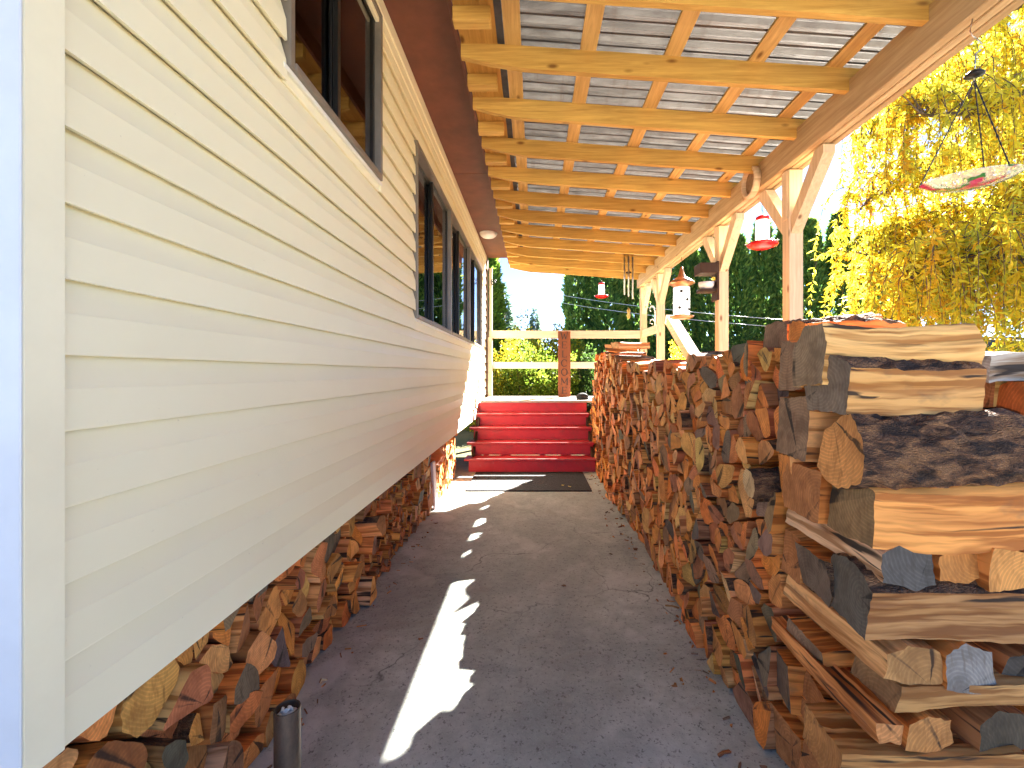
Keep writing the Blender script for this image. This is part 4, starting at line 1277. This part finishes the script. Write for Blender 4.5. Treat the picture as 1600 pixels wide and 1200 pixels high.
lathe('wind_catcher', [(0, 0.10), (0.02, 0.08), (0.035, 0.05), (0.02, 0.02), (0.035, -0.03), (0.02, -0.07), (0, -0.09)], plain('brass', (0.45, 0.32, 0.10), 0.4, 0.7), wc, 12, (0, 0, zt - 0.98))

# hanging glass dish with ant guard
gy = 2.15
hd = thing('hanging_dish', 'round glass dish with painted flowers hanging from the beam on three chains', 'bird bath', (2.035, gy, Z(284, gy)), rot=(0.10, -0.05, 0))
ds = lathe('dish', [(0, -0.032), (0.08, -0.028), (0.14, -0.012), (0.182, 0.012), (0.186, 0.014), (0.182, 0.018), (0.14, -0.006), (0.08, -0.022), (0, -0.026)], M['dish'], hd, 40)
agz = Z(124, gy) - Z(284, gy)
for k in range(3):
    a = 0.5 + k * 2.094
    n = 26
    bm = bmesh.new()
    p0, p1 = Vector((0.183 * math.cos(a), 0.183 * math.sin(a), 0.013)), Vector((0, 0, agz - 0.03))
    for i in range(n):
        q = p0.lerp(p1, (i + 0.5) / n); d = (p1 - p0) / n * 0.62
        tube_bm(bm, [q - d, q + d], 0.0022 if i % 2 else 0.0032, 5)
    link('chain', mesh_of(bm, 'chain', M['blackmetal']), hd)
lathe('ant_guard', [(0, 0.012), (0.02, 0.012), (0.037, -0.004), (0.037, -0.012), (0.0, -0.02)], M['blackmetal'], hd, 20, (0, 0, agz))
tube('hook', [(0, 0, agz - 0.04), (0, 0, agz + 0.085), (0.022, 0, agz + 0.10), (0.026, 0, agz + 0.125), (0.0, 0, agz + 0.15)], 0.003, M['steel'], hd, 6)
top_z = 2.94 - Z(284, gy)
tube('screw_eye', [(0.0, 0, agz + 0.15), (-0.018, 0, agz + 0.16), (-0.03, 0.0, agz + 0.18), (-0.02, 0, top_z + 0.01)], 0.003, M['steel'], hd, 6)

# scroll bracket on the far rail post
sb = thing('scroll_bracket', 'black iron scroll ornament on the white corner post by the house', 'bracket', (-0.80, RB + 0.02, Z(440, 8.55)))
sp = [(0.05 + 0.06 * (1 - i / 26) * math.cos(i * 0.55), 0.0, 0.06 * (1 - i / 26) * math.sin(i * 0.55)) for i in range(24)]
tube('scroll', [(0.0, 0, -0.06), (0.03, 0, -0.05)] + sp[::-1][:0] + sp, 0.007, M['blackmetal'], sb, 6)
sb2 = thing('garden_hook', 'white curled iron hook on the side rail of the deck', 'hook', (2.0, 7.60, 2.13))
tube('stem', [(0, 0, -0.02), (0, 0, 0.22), (-0.02, 0, 0.30), (-0.06, 0, 0.32), (-0.09, 0, 0.27), (-0.07, 0, 0.22)], 0.008, M['bowl'], sb2, 6)
tube('curl', [(0, 0, 0.06), (-0.04, 0, 0.10), (-0.08, 0, 0.08), (-0.08, 0, 0.03), (-0.04, 0, 0.02)], 0.007, M['bowl'], sb2, 6)

# ================================================================== PLANTS
def leaf_mesh(name, P, D, Nn, Ln, Wd, C, mat):
    """numpy arrays: points, directions, normals, lengths, widths, colours -> pointed leaves (2 tris + fold)"""
    S = np.cross(D, Nn); S /= (np.linalg.norm(S, axis=1, keepdims=True) + 1e-9)
    n = len(P)
    mid = P + D * (Ln * 0.45)[:, None] - Nn * (Ln * 0.06)[:, None]
    V = np.empty((n, 4, 3))
    V[:, 0] = P; V[:, 1] = mid + S * (Wd / 2)[:, None]; V[:, 2] = P + D * Ln[:, None]; V[:, 3] = mid - S * (Wd / 2)[:, None]
    me = bpy.data.meshes.new(name)
    me.vertices.add(n * 4); me.vertices.foreach_set('co', V.reshape(-1))
    idx = np.arange(n)[:, None] * 4
    T = np.concatenate([idx + np.array([[0, 1, 2]]), idx + np.array([[0, 2, 3]])], axis=1).reshape(-1)
    me.loops.add(n * 6); me.loops.foreach_set('vertex_index', T.astype(np.int32))
    me.polygons.add(n * 2); me.polygons.foreach_set('loop_start', (np.arange(n * 2) * 3).astype(np.int32))
    me.update(calc_edges=True)
    ca = me.color_attributes.new('tint', 'FLOAT_COLOR', 'POINT')
    cc = np.ones((n, 4, 4)); cc[:, :, :3] = C[:, None, :]
    ca.data.foreach_set('color', cc.reshape(-1))
    me.materials.append(mat); me.validate()
    return me
def rand_unit(n):
    v = NR.normal(size=(n, 3)); return v / np.linalg.norm(v, axis=1, keepdims=True)
def palette(n, cols, jit=0.2):
    c = np.array(cols)[NR.integers(0, len(cols), n)]
    return c * (1 + NR.uniform(-jit, jit, (n, 1)))

# columnar cedars
def cedar_crown(hh, rad, n, cols):
    t = NR.random(n) ** 0.85
    z = 0.2 + t * (hh - 0.2)
    prof = rad * np.minimum(1, 0.75 + 0.5 * t) * np.sqrt(np.clip(1 - t ** 2.6, 0, 1))
    a = NR.uniform(0, 2 * math.pi, n)
    lump = 0.80 + 0.20 * np.sin(a * 5 + z * 1.9) * np.sin(z * 2.7 + a * 2) + 0.1 * np.sin(z * 7 + a * 3)
    r = prof * lump * np.sqrt(NR.uniform(0.45, 1.0, n))
    P = np.stack([r * np.cos(a), r * np.sin(a), z], 1)
    D = np.stack([np.cos(a) * 0.55, np.sin(a) * 0.55, np.full(n, 0.85)], 1) + rand_unit(n) * 0.5
    D /= np.linalg.norm(D, axis=1, keepdims=True)
    return leaf_mesh('crown', P, D, rand_unit(n), NR.uniform(0.16, 0.34, n), NR.uniform(0.07, 0.14, n), palette(n, cols, 0.3), M['needle'])
CED = [(0.10, 0.22, 0.05), (0.065, 0.14, 0.04), (0.16, 0.28, 0.06), (0.26, 0.37, 0.08)]
crowns = [cedar_crown(8.0, 0.72, 8500, CED) for _ in range(3)]
bm = bmesh.new(); tube_bm(bm, [(0, 0, -0.1), (0.03, 0, 2.5), (0, 0.02, 7.4)], [0.12, 0.09, 0.02], 8)
trunk_me = mesh_of(bm, 'trunk', M['twig'], True)
def tree(name, label, cat, loc, crown, trunk, s=(1, 1, 1), rz_=0.0, group=None):
    t = thing(name, label, cat, loc, group, (0, 0, rz_))
    t.scale = s
    link('crown', crown, t); link('trunk', trunk, t)
    return t
px = 905
i = 0
while px < 1420:
    d = 19.5 + R.uniform(-0.5, 0.5)
    top = {0: 330}.get(i, R.uniform(318, 372))
    hgt = Z(top, d)
    tree('cedar_tree', 'tall dark green columnar cedar in the dense hedge row behind the deck', 'cedar', (X(px, d), d, -0.02), crowns[i % 3], trunk_me,
         (R.uniform(0.95, 1.15), R.uniform(0.95, 1.15), hgt / 8.0), R.uniform(0, 6.28), 'cedars in the hedge row')
    px += R.uniform(34, 46); i += 1
tree('cedar_tree', 'lighter green cedar standing alone beyond the house corner post', 'cedar', (X(762, 15), 15, -0.02), cedar_crown(8, 0.62, 8000, [(0.18, 0.32, 0.04), (0.25, 0.38, 0.05), (0.12, 0.22, 0.035)]), trunk_me, (1.0, 1.0, Z(385, 15) / 8), 1.0)
# distant conifers
def conifer(n, cols):
    t = 1 - np.sqrt(NR.random(n))
    a = NR.uniform(0, 2 * math.pi, n)
    tier = 0.72 + 0.28 * np.sin(t * 60)
    r = (1 - t) * 1.9 * tier * np.sqrt(NR.uniform(0.1, 1, n))
    P = np.stack([r * np.cos(a), r * np.sin(a), 0.8 + t * 9.0], 1)
    D = np.stack([np.cos(a), np.sin(a), np.full(n, -0.15)], 1) + rand_unit(n) * 0.35
    D /= np.linalg.norm(D, axis=1, keepdims=True)
    return leaf_mesh('crown', P, D, rand_unit(n), NR.uniform(0.4, 0.8, n), NR.uniform(0.15, 0.3, n), palette(n, cols), M['needle'])
bm = bmesh.new(); tube_bm(bm, [(0, 0, -0.1), (0, 0, 9.6)], [0.2, 0.02], 7)
ctr = mesh_of(bm, 'trunk', M['twig'], True)
con = conifer(3500, [(0.16, 0.24, 0.18), (0.20, 0.28, 0.21), (0.12, 0.19, 0.15)])
for (q, top, d, lab) in ((836, 478, 62, 'small blue-green conifer alone against the sky far beyond the deck'), (788, 442, 40, 'dark conifer rising beside the lone light green cedar'),
                         (806, 500, 58, 'short conifer between the two taller far conifers')):
    s = Z(top, d) / 9.8
    tree('conifer_tree', lab, 'conifer', (X(q, d), d, -0.02), con, ctr, (s, s, s), q * 1.3)

# shrubs behind the deck
def bush(n, cols, rad, hgt, lsz=(0.045, 0.09), wf=0.62):
    a = rand_unit(n); a[:, 2] = np.abs(a[:, 2])
    rr_ = NR.uniform(0.3, 1.0, n) ** 0.4
    ph = NR.uniform(0, 6, 3)
    lump = 1 + 0.14 * np.sin(a[:, 0] * 6 + a[:, 2] * 5 + ph[0]) + 0.10 * np.sin(a[:, 1] * 9 - a[:, 2] * 7 + ph[1]) + 0.07 * np.sin(a[:, 2] * 17 + a[:, 0] * 13 + ph[2])
    P = a * (rr_ * lump)[:, None] * np.array([rad, rad, hgt])
    D = a * 0.5 + rand_unit(n) * 0.9; D /= np.linalg.norm(D, axis=1, keepdims=True)
    Ln = NR.uniform(*lsz, n)
    return leaf_mesh('foliage', P, D, rand_unit(n), Ln, Ln * wf, palette(n, cols, 0.25), M['leaf'])
def stems():
    bm = bmesh.new()
    for k in range(7):
        a = k * 0.9
        tube_bm(bm, [(0, 0, -0.05), (0.25 * math.cos(a), 0.25 * math.sin(a), 0.4), (0.5 * math.cos(a), 0.5 * math.sin(a), 0.85)], [0.03, 0.02, 0.008], 6)
    return mesh_of(bm, 'stems', M['twig'], True)
stm = stems()
B_G = [(0.14, 0.22, 0.02), (0.20, 0.28, 0.03), (0.10, 0.17, 0.02), (0.30, 0.32, 0.04)]
B_Y = [(0.50, 0.42, 0.03), (0.30, 0.33, 0.03), (0.62, 0.48, 0.03), (0.18, 0.24, 0.025)]
B_D = [(0.06, 0.12, 0.025), (0.09, 0.16, 0.03), (0.05, 0.09, 0.025)]
B_YY = [(0.80, 0.64, 0.03), (0.85, 0.68, 0.05), (0.7, 0.6, 0.05)]
def shrub(label, px, d, top, rad, cols, a):
    z = Z(top, d)
    k = d / 11.0
    t = thing('shrub', label, 'shrub', (X(px, d), d, -0.02), 'shrubs behind the deck', (0, 0, a))
    link('foliage', bush(int(9000 * rad / 0.8 / k), cols, rad, z / 1.12, (0.045 * k, 0.095 * k)), t)
    st = link('stems', stm, t); st.scale = (rad, rad, z * 0.9)
shrub('yellow-green leafy shrub behind the deck rail next to the house', 776, 11.2, 520, 0.75, B_Y, 0.2)
shrub('bright green shrub behind the deck rail left of the sign', 822, 10.9, 530, 0.8, B_G, 1.4)
shrub('green shrub growing behind the welcome sign', 868, 11.3, 540, 0.75, B_G, 2.9)
shrub('dark green shrub behind the rail right of the sign', 925, 11.6, 545, 0.8, B_D, 0.9)
shrub('dark shrub below the cedars at the far deck corner', 985, 11.8, 540, 0.8, B_D, 2.2)
shrub('dark green shrub seen beneath the copper seed feeder', 1066, 12.6, 538, 0.9, B_D, 4.0)
shrub('tall yellow autumn shrub far behind the rail', 812, 17.5, 500, 1.3, B_Y, 2.4)
shrub('tall green and yellow shrub far behind the sign', 868, 18.0, 503, 1.3, B_Y, 5.0)
shrub('dark green shrub under the cedar row behind the first post', 1200, 15.0, 520, 1.5, B_D, 5.2)
shrub('dark green shrub under the cedar row beside the second post', 1130, 14.0, 528, 1.1, B_D, 1.2)
shrub('dark shrub below the willow at the cedar row end', 1300, 14.0, 500, 1.5, B_D, 3.2)
shrub('small yellow-leaved shrub beside the sloping stair rail', 1060, 8.6, 532, 0.42, B_YY, 0.3)

# golden willow: limbs come in from the right, hanging twigs with narrow leaves
wt = thing('willow_tree', 'golden weeping willow with drooping yellow foliage right of the woodpile', 'willow', (8.6, 7.6, -0.02))
WX, WY = 8.6, 7.6
bm = bmesh.new()
def rel(p): return (p[0] - WX, p[1] - WY, p[2] + 0.02)
tube_bm(bm, [(0, 0, -0.1), (0.05, 0.02, 1.2), (-0.15, 0, 2.6), (-0.2, 0.1, 3.6)], [0.34, 0.27, 0.22, 0.16], 12)
link('trunk', mesh_of(bm, 'trunk', M['twig'], True), wt)
def PD(px, py, d): return Vector((X(px, d), d, Z(py, d)))
limbs = [
    [Vector((8.4, 7.6, 3.4)), PD(1680, 130, 6.4), PD(1600, 165, 6.1), PD(1510, 178, 5.8), PD(1430, 182, 5.6)],
    [Vector((8.4, 7.6, 3.0)), PD(1650, 300, 6.6), PD(1570, 350, 6.2), PD(1490, 420, 6.0), PD(1440, 440, 5.9)],
    [Vector((8.4, 7.6, 3.5)), PD(1640, 40, 7.0), PD(1560, 20, 6.8), PD(1480, 60, 6.6), PD(1400, 110, 6.4)],
    [Vector((8.4, 7.6, 2.6)), PD(1640, 420, 6.8), PD(1560, 430, 6.8), PD(1470, 470, 6.8), PD(1390, 500, 6.8)],
    [Vector((8.4, 7.6, 3.3)), PD(1620, 230, 7.6), PD(1520, 250, 7.8), PD(1420, 280, 7.8), PD(1340, 330, 7.8)],
    [Vector((8.4, 7.6, 3.5)), PD(1600, 100, 8.2), PD(1500, 120, 8.4), PD(1420, 160, 8.4), PD(1350, 230, 8.4)],
    [Vector((8.4, 7.6, 2.8)), PD(1600, 360, 7.6), PD(1500, 350, 7.6), PD(1420, 370, 7.6), PD(1360, 400, 7.6)],
    [Vector((8.4, 7.6, 2.4)), PD(1640, 440, 6.0), PD(1570, 410, 5.8), PD(1500, 400, 5.7), PD(1420, 440, 5.7)],
    [Vector((8.4, 7.6, 2.6)), PD(1600, 330, 8.6), PD(1500, 380, 8.8), PD(1420, 420, 8.8), PD(1340, 440, 8.8)],
    [Vector((8.4, 7.6, 3.6)), (9.6, 8.6, 4.8), (10.6, 9.6, 5.2), (11.3, 10.2, 4.9)],
    [Vector((8.4, 7.6, 3.6)), (9.2, 6.4, 4.7), (9.6, 5.4, 5.1), (9.9, 4.6, 4.8)],
]
def resample(pts, n):
    pts = [Vector(p) for p in pts]; out = []
    for i in range(n + 1):
        t = i / n * (len(pts) - 1); k = min(int(t), len(pts) - 2); f = t - k
        p0, p1, p2, p3 = pts[max(k - 1, 0)], pts[k], pts[k + 1], pts[min(k + 2, len(pts) - 1)]
        out.append(0.5 * ((2 * p1) + (p2 - p0) * f + (2 * p0 - 5 * p1 + 4 * p2 - p3) * f * f + (3 * p1 - p0 - 3 * p2 + p3) * f ** 3))
    return out
LP, LD, LC = [], [], []
tw = bmesh.new()
wr = random.Random(3)
YEL = [(0.74, 0.64, 0.04), (0.78, 0.68, 0.05), (0.70, 0.63, 0.07), (0.74, 0.52, 0.03), (0.66, 0.38, 0.02), (0.46, 0.46, 0.05)]
for li, lm in enumerate(limbs):
    path = resample(lm, 18)
    path = [p + Vector((wr.uniform(-.05, .05), wr.uniform(-.05, .05), wr.uniform(-.05, .05))) * (1 if i else 0) for i, p in enumerate(path)]
    bm = bmesh.new()
    tube_bm(bm, [rel(p) for p in path], [0.06 * (1 - 0.85 * i / 18) + 0.005 for i in range(19)], 7)
    link('limb', mesh_of(bm, 'limb', M['twig'], True), wt)
    for k in range(125):
        i = wr.randint(3, 18); st = path[i].copy()
        # side branchlet outwards, then droop
        ang = wr.uniform(0, 2 * math.pi); rch = wr.uniform(0.1, 0.75)
        a = st + Vector((math.cos(ang) * rch * 0.5, math.sin(ang) * rch * 0.5, wr.uniform(0.0, 0.35)))
        b = st + Vector((math.cos(ang) * rch, math.sin(ang) * rch, wr.uniform(-0.1, 0.3)))
        L = wr.uniform(0.35, 1.25)
        dr = Vector((math.cos(ang) * 0.18 + wr.uniform(-.1, .1), math.sin(ang) * 0.18 + wr.uniform(-.1, .1), -1))
        c = b + dr * L * 0.5; e = c + Vector((wr.uniform(-.1, .1), wr.uniform(-.1, .1), -1)) * L * 0.5
        pts = resample([st, a, b, c, e], 14)
        tube_bm(tw, [rel(p) for p in pts], [0.007 * (1 - i2 / 15) + 0.0015 for i2 in range(15)], 4, False)
        base = wr.choice(YEL)
        nl = int(30 + L * 34)
        for q in range(nl):
            t = wr.uniform(0.15, 1.0) * 14; kk = min(int(t), 13)
            p = pts[kk].lerp(pts[kk + 1], t - kk)
            d = (pts[kk + 1] - pts[kk]).normalized()
            v = Vector((wr.gauss(0, 1), wr.gauss(0, 1), wr.gauss(0, 1) - 0.5)).normalized()
            LP.append(rel(p)); LD.append(tuple((d * 0.5 + v).normalized()))
            cc = base if wr.random() < 0.7 else wr.choice(YEL)
            f = wr.uniform(0.75, 1.15)
            LC.append((cc[0] * f, cc[1] * f, cc[2] * f))
link('twigs', mesh_of(tw, 'twigs', M['twig'], True), wt)
n = len(LP)
link('crown', leaf_mesh('crown', np.array(LP), np.array(LD), rand_unit(n), NR.uniform(0.08, 0.16, n), NR.uniform(0.022, 0.042, n), np.array(LC), M['leaf']), wt)

# low golden shrubs under the willow
for (lab, q, d, top, rad, a) in (('olive-yellow shrub under the willow behind the woodpile', 1590, 6.2, 500, 0.7, 0.4), ('golden shrub below the drooping willow twigs', 1440, 7.4, 515, 0.9, 1.9)):
    shrub(lab, q, d, top, rad, B_Y, a)

# cables beyond the deck
for k, (l0, r0, dd) in enumerate((((890, 462), (1330, 492), 13.0), ((890, 474), (1330, 504), 13.0))):
    a, b = PD(l0[0], l0[1], 18.9), PD(r0[0], r0[1], 10.5)
    a = a + (a - b) * 0.05; b2 = b + (b - a) * 0.45
    pts = [a.lerp(b2, i / 20) + Vector((0, 0, -0.25 * 4 * (i / 20) * (1 - i / 20))) for i in range(21)]
    tag(tube('cable', pts, 0.009, M['wire'], None, 5), ['upper', 'lower'][k] + ' of two thin pale cables strung in front of the cedars', 'cable')

# distant hills
hm = bpy.data.meshes.new('hills')
vs, fs = [], []
for i in range(81):
    a = math.radians(-80 + 160 * i / 80)
    hgt = 14 + 9 * math.sin(i * 0.31) + 4 * math.sin(i * 0.83 + 1)
    vs += [(330 * math.sin(a), 330 * math.cos(a), -2), (350 * math.sin(a), 350 * math.cos(a), max(4, hgt)), (390 * math.sin(a), 390 * math.cos(a), -2)]
for i in range(80):
    for k in range(2): fs.append((i * 3 + k, i * 3 + 3 + k, i * 3 + 4 + k, i * 3 + 1 + k))
hm.from_pydata(vs, [], fs); hm.materials.append(M['hill'])
tag(link('hills', hm), None, None, kind='structure')

# litter on the concrete
lr = random.Random(9)
def dry_leaf(label, x, y, s, col, a, z=0.002):
    bm = bmesh.new()
    n = 10
    vsx = []
    c = bm.verts.new((0, 0, 0.004))
    for k in range(n):
        t = 2 * math.pi * k / n
        r = s * (0.5 + 0.5 * abs(math.cos(t * 0.5)) + (0.18 if k % 2 else -0.1))
        vsx.append(bm.verts.new((r * math.cos(t), r * 0.62 * math.sin(t), 0.004 + 0.35 * s * lr.random())))
    for k in range(n): bm.faces.new((c, vsx[k], vsx[(k + 1) % n]))
    o = link('dry_leaf', mesh_of(bm, 'dry_leaf', plain('dry_leaf_%d' % int(col[0] * 100), col, 0.8)), None, (x, y, z), (0, 0, a))
    tag(o, label, 'leaf', 'leaves and chips on the path')
dry_leaf('curled rusty dry leaf on the concrete left of the sunlit strip', X(656, 2.32), 2.32, 0.017, (0.28, 0.10, 0.035), 0.4)
dry_leaf('small yellow leaf lying on the right of the doormat', 0.34, 5.42, 0.03, (0.6, 0.45, 0.08), 1.0, 0.016)
dry_leaf('yellow leaf at the edge of the doormat', 0.42, 5.36, 0.028, (0.66, 0.5, 0.12), 2.2, 0.016)
dry_leaf('dark leaf on the concrete in front of the doormat', 0.57, 3.4, 0.022, (0.09, 0.06, 0.04), 2.0)
dry_leaf('brown leaf near the tall woodpile foot', X(880, 2.9), 2.9, 0.02, (0.2, 0.11, 0.05), 0.2)
def chip(label, x, y, L, a, col):
    single = Geo()
    log_into(single, [(-0.007, 0), (0.007, 0), (0.004, 0.006), (-0.005, 0.005)], L, col, col, Matrix.Identity(4), random.Random(int(x * 1000)), (), 0.001, 3, 1, 0.1, 0.05, 0.0003)
    o = link('wood_chip', single.build('wood_chip'), None, (x, y, 0.001), (0, 0, a))
    tag(o, label, 'wood chip', 'leaves and chips on the path')
chip('pale wood splinter on the concrete beside the tall woodpile', 0.76, 2.66, 0.075, -0.5, (0.6, 0.4, 0.2))
chip('rust coloured bark chip near the foot of the woodpile', X(1050, 1.98), 1.98, 0.03, 0.8, (0.35, 0.16, 0.06))
chip('orange wood chip near the foot of the woodpile', X(1066, 1.99), 1.99, 0.035, 1.5, (0.5, 0.24, 0.08))
chip('reddish bark chip on the path beside the woodpile corner', X(1122, 1.62), 1.62, 0.05, 0.3, (0.35, 0.13, 0.05))
chip('small pale chip at the foot of the low woodpile', -0.93, 2.0, 0.03, 0.9, (0.6, 0.45, 0.25))

# bark crumbs and splinters along the foot of both piles
G = Geo(); cr_ = random.Random(21)
for k in range(150):
    if k % 3:
        y_ = cr_.uniform(1.2, 6.2); x_ = 0.80 - abs(cr_.gauss(0, 0.07))
    else:
        y_ = cr_.uniform(1.0, 4.4); x_ = -0.94 + abs(cr_.gauss(0, 0.06))
    L_ = cr_.uniform(0.006, 0.035) * (1.6 if cr_.random() < 0.1 else 1); w_ = cr_.uniform(0.002, 0.006)
    col = cr_.choice(TINTS['tan'] + TINTS['brown'] + TINTS['grey'])
    xf = Matrix.Translation((x_, y_, 0.0005)) @ Matrix.Rotation(cr_.uniform(0, 6.28), 4, 'Z')
    log_into(G, [(-w_, 0), (w_, 0), (w_ * 0.5, w_), (-w_ * 0.6, w_ * 0.8)], L_, col, col, xf, cr_, (), 0.0003, 2, 1, 0.1, 0.05, 0.0002)
tag(link('wood_crumbs', G.build('wood_crumbs')), 'bark crumbs and splinters scattered along the foot of the woodpiles', 'wood crumbs', None, 'stuff')
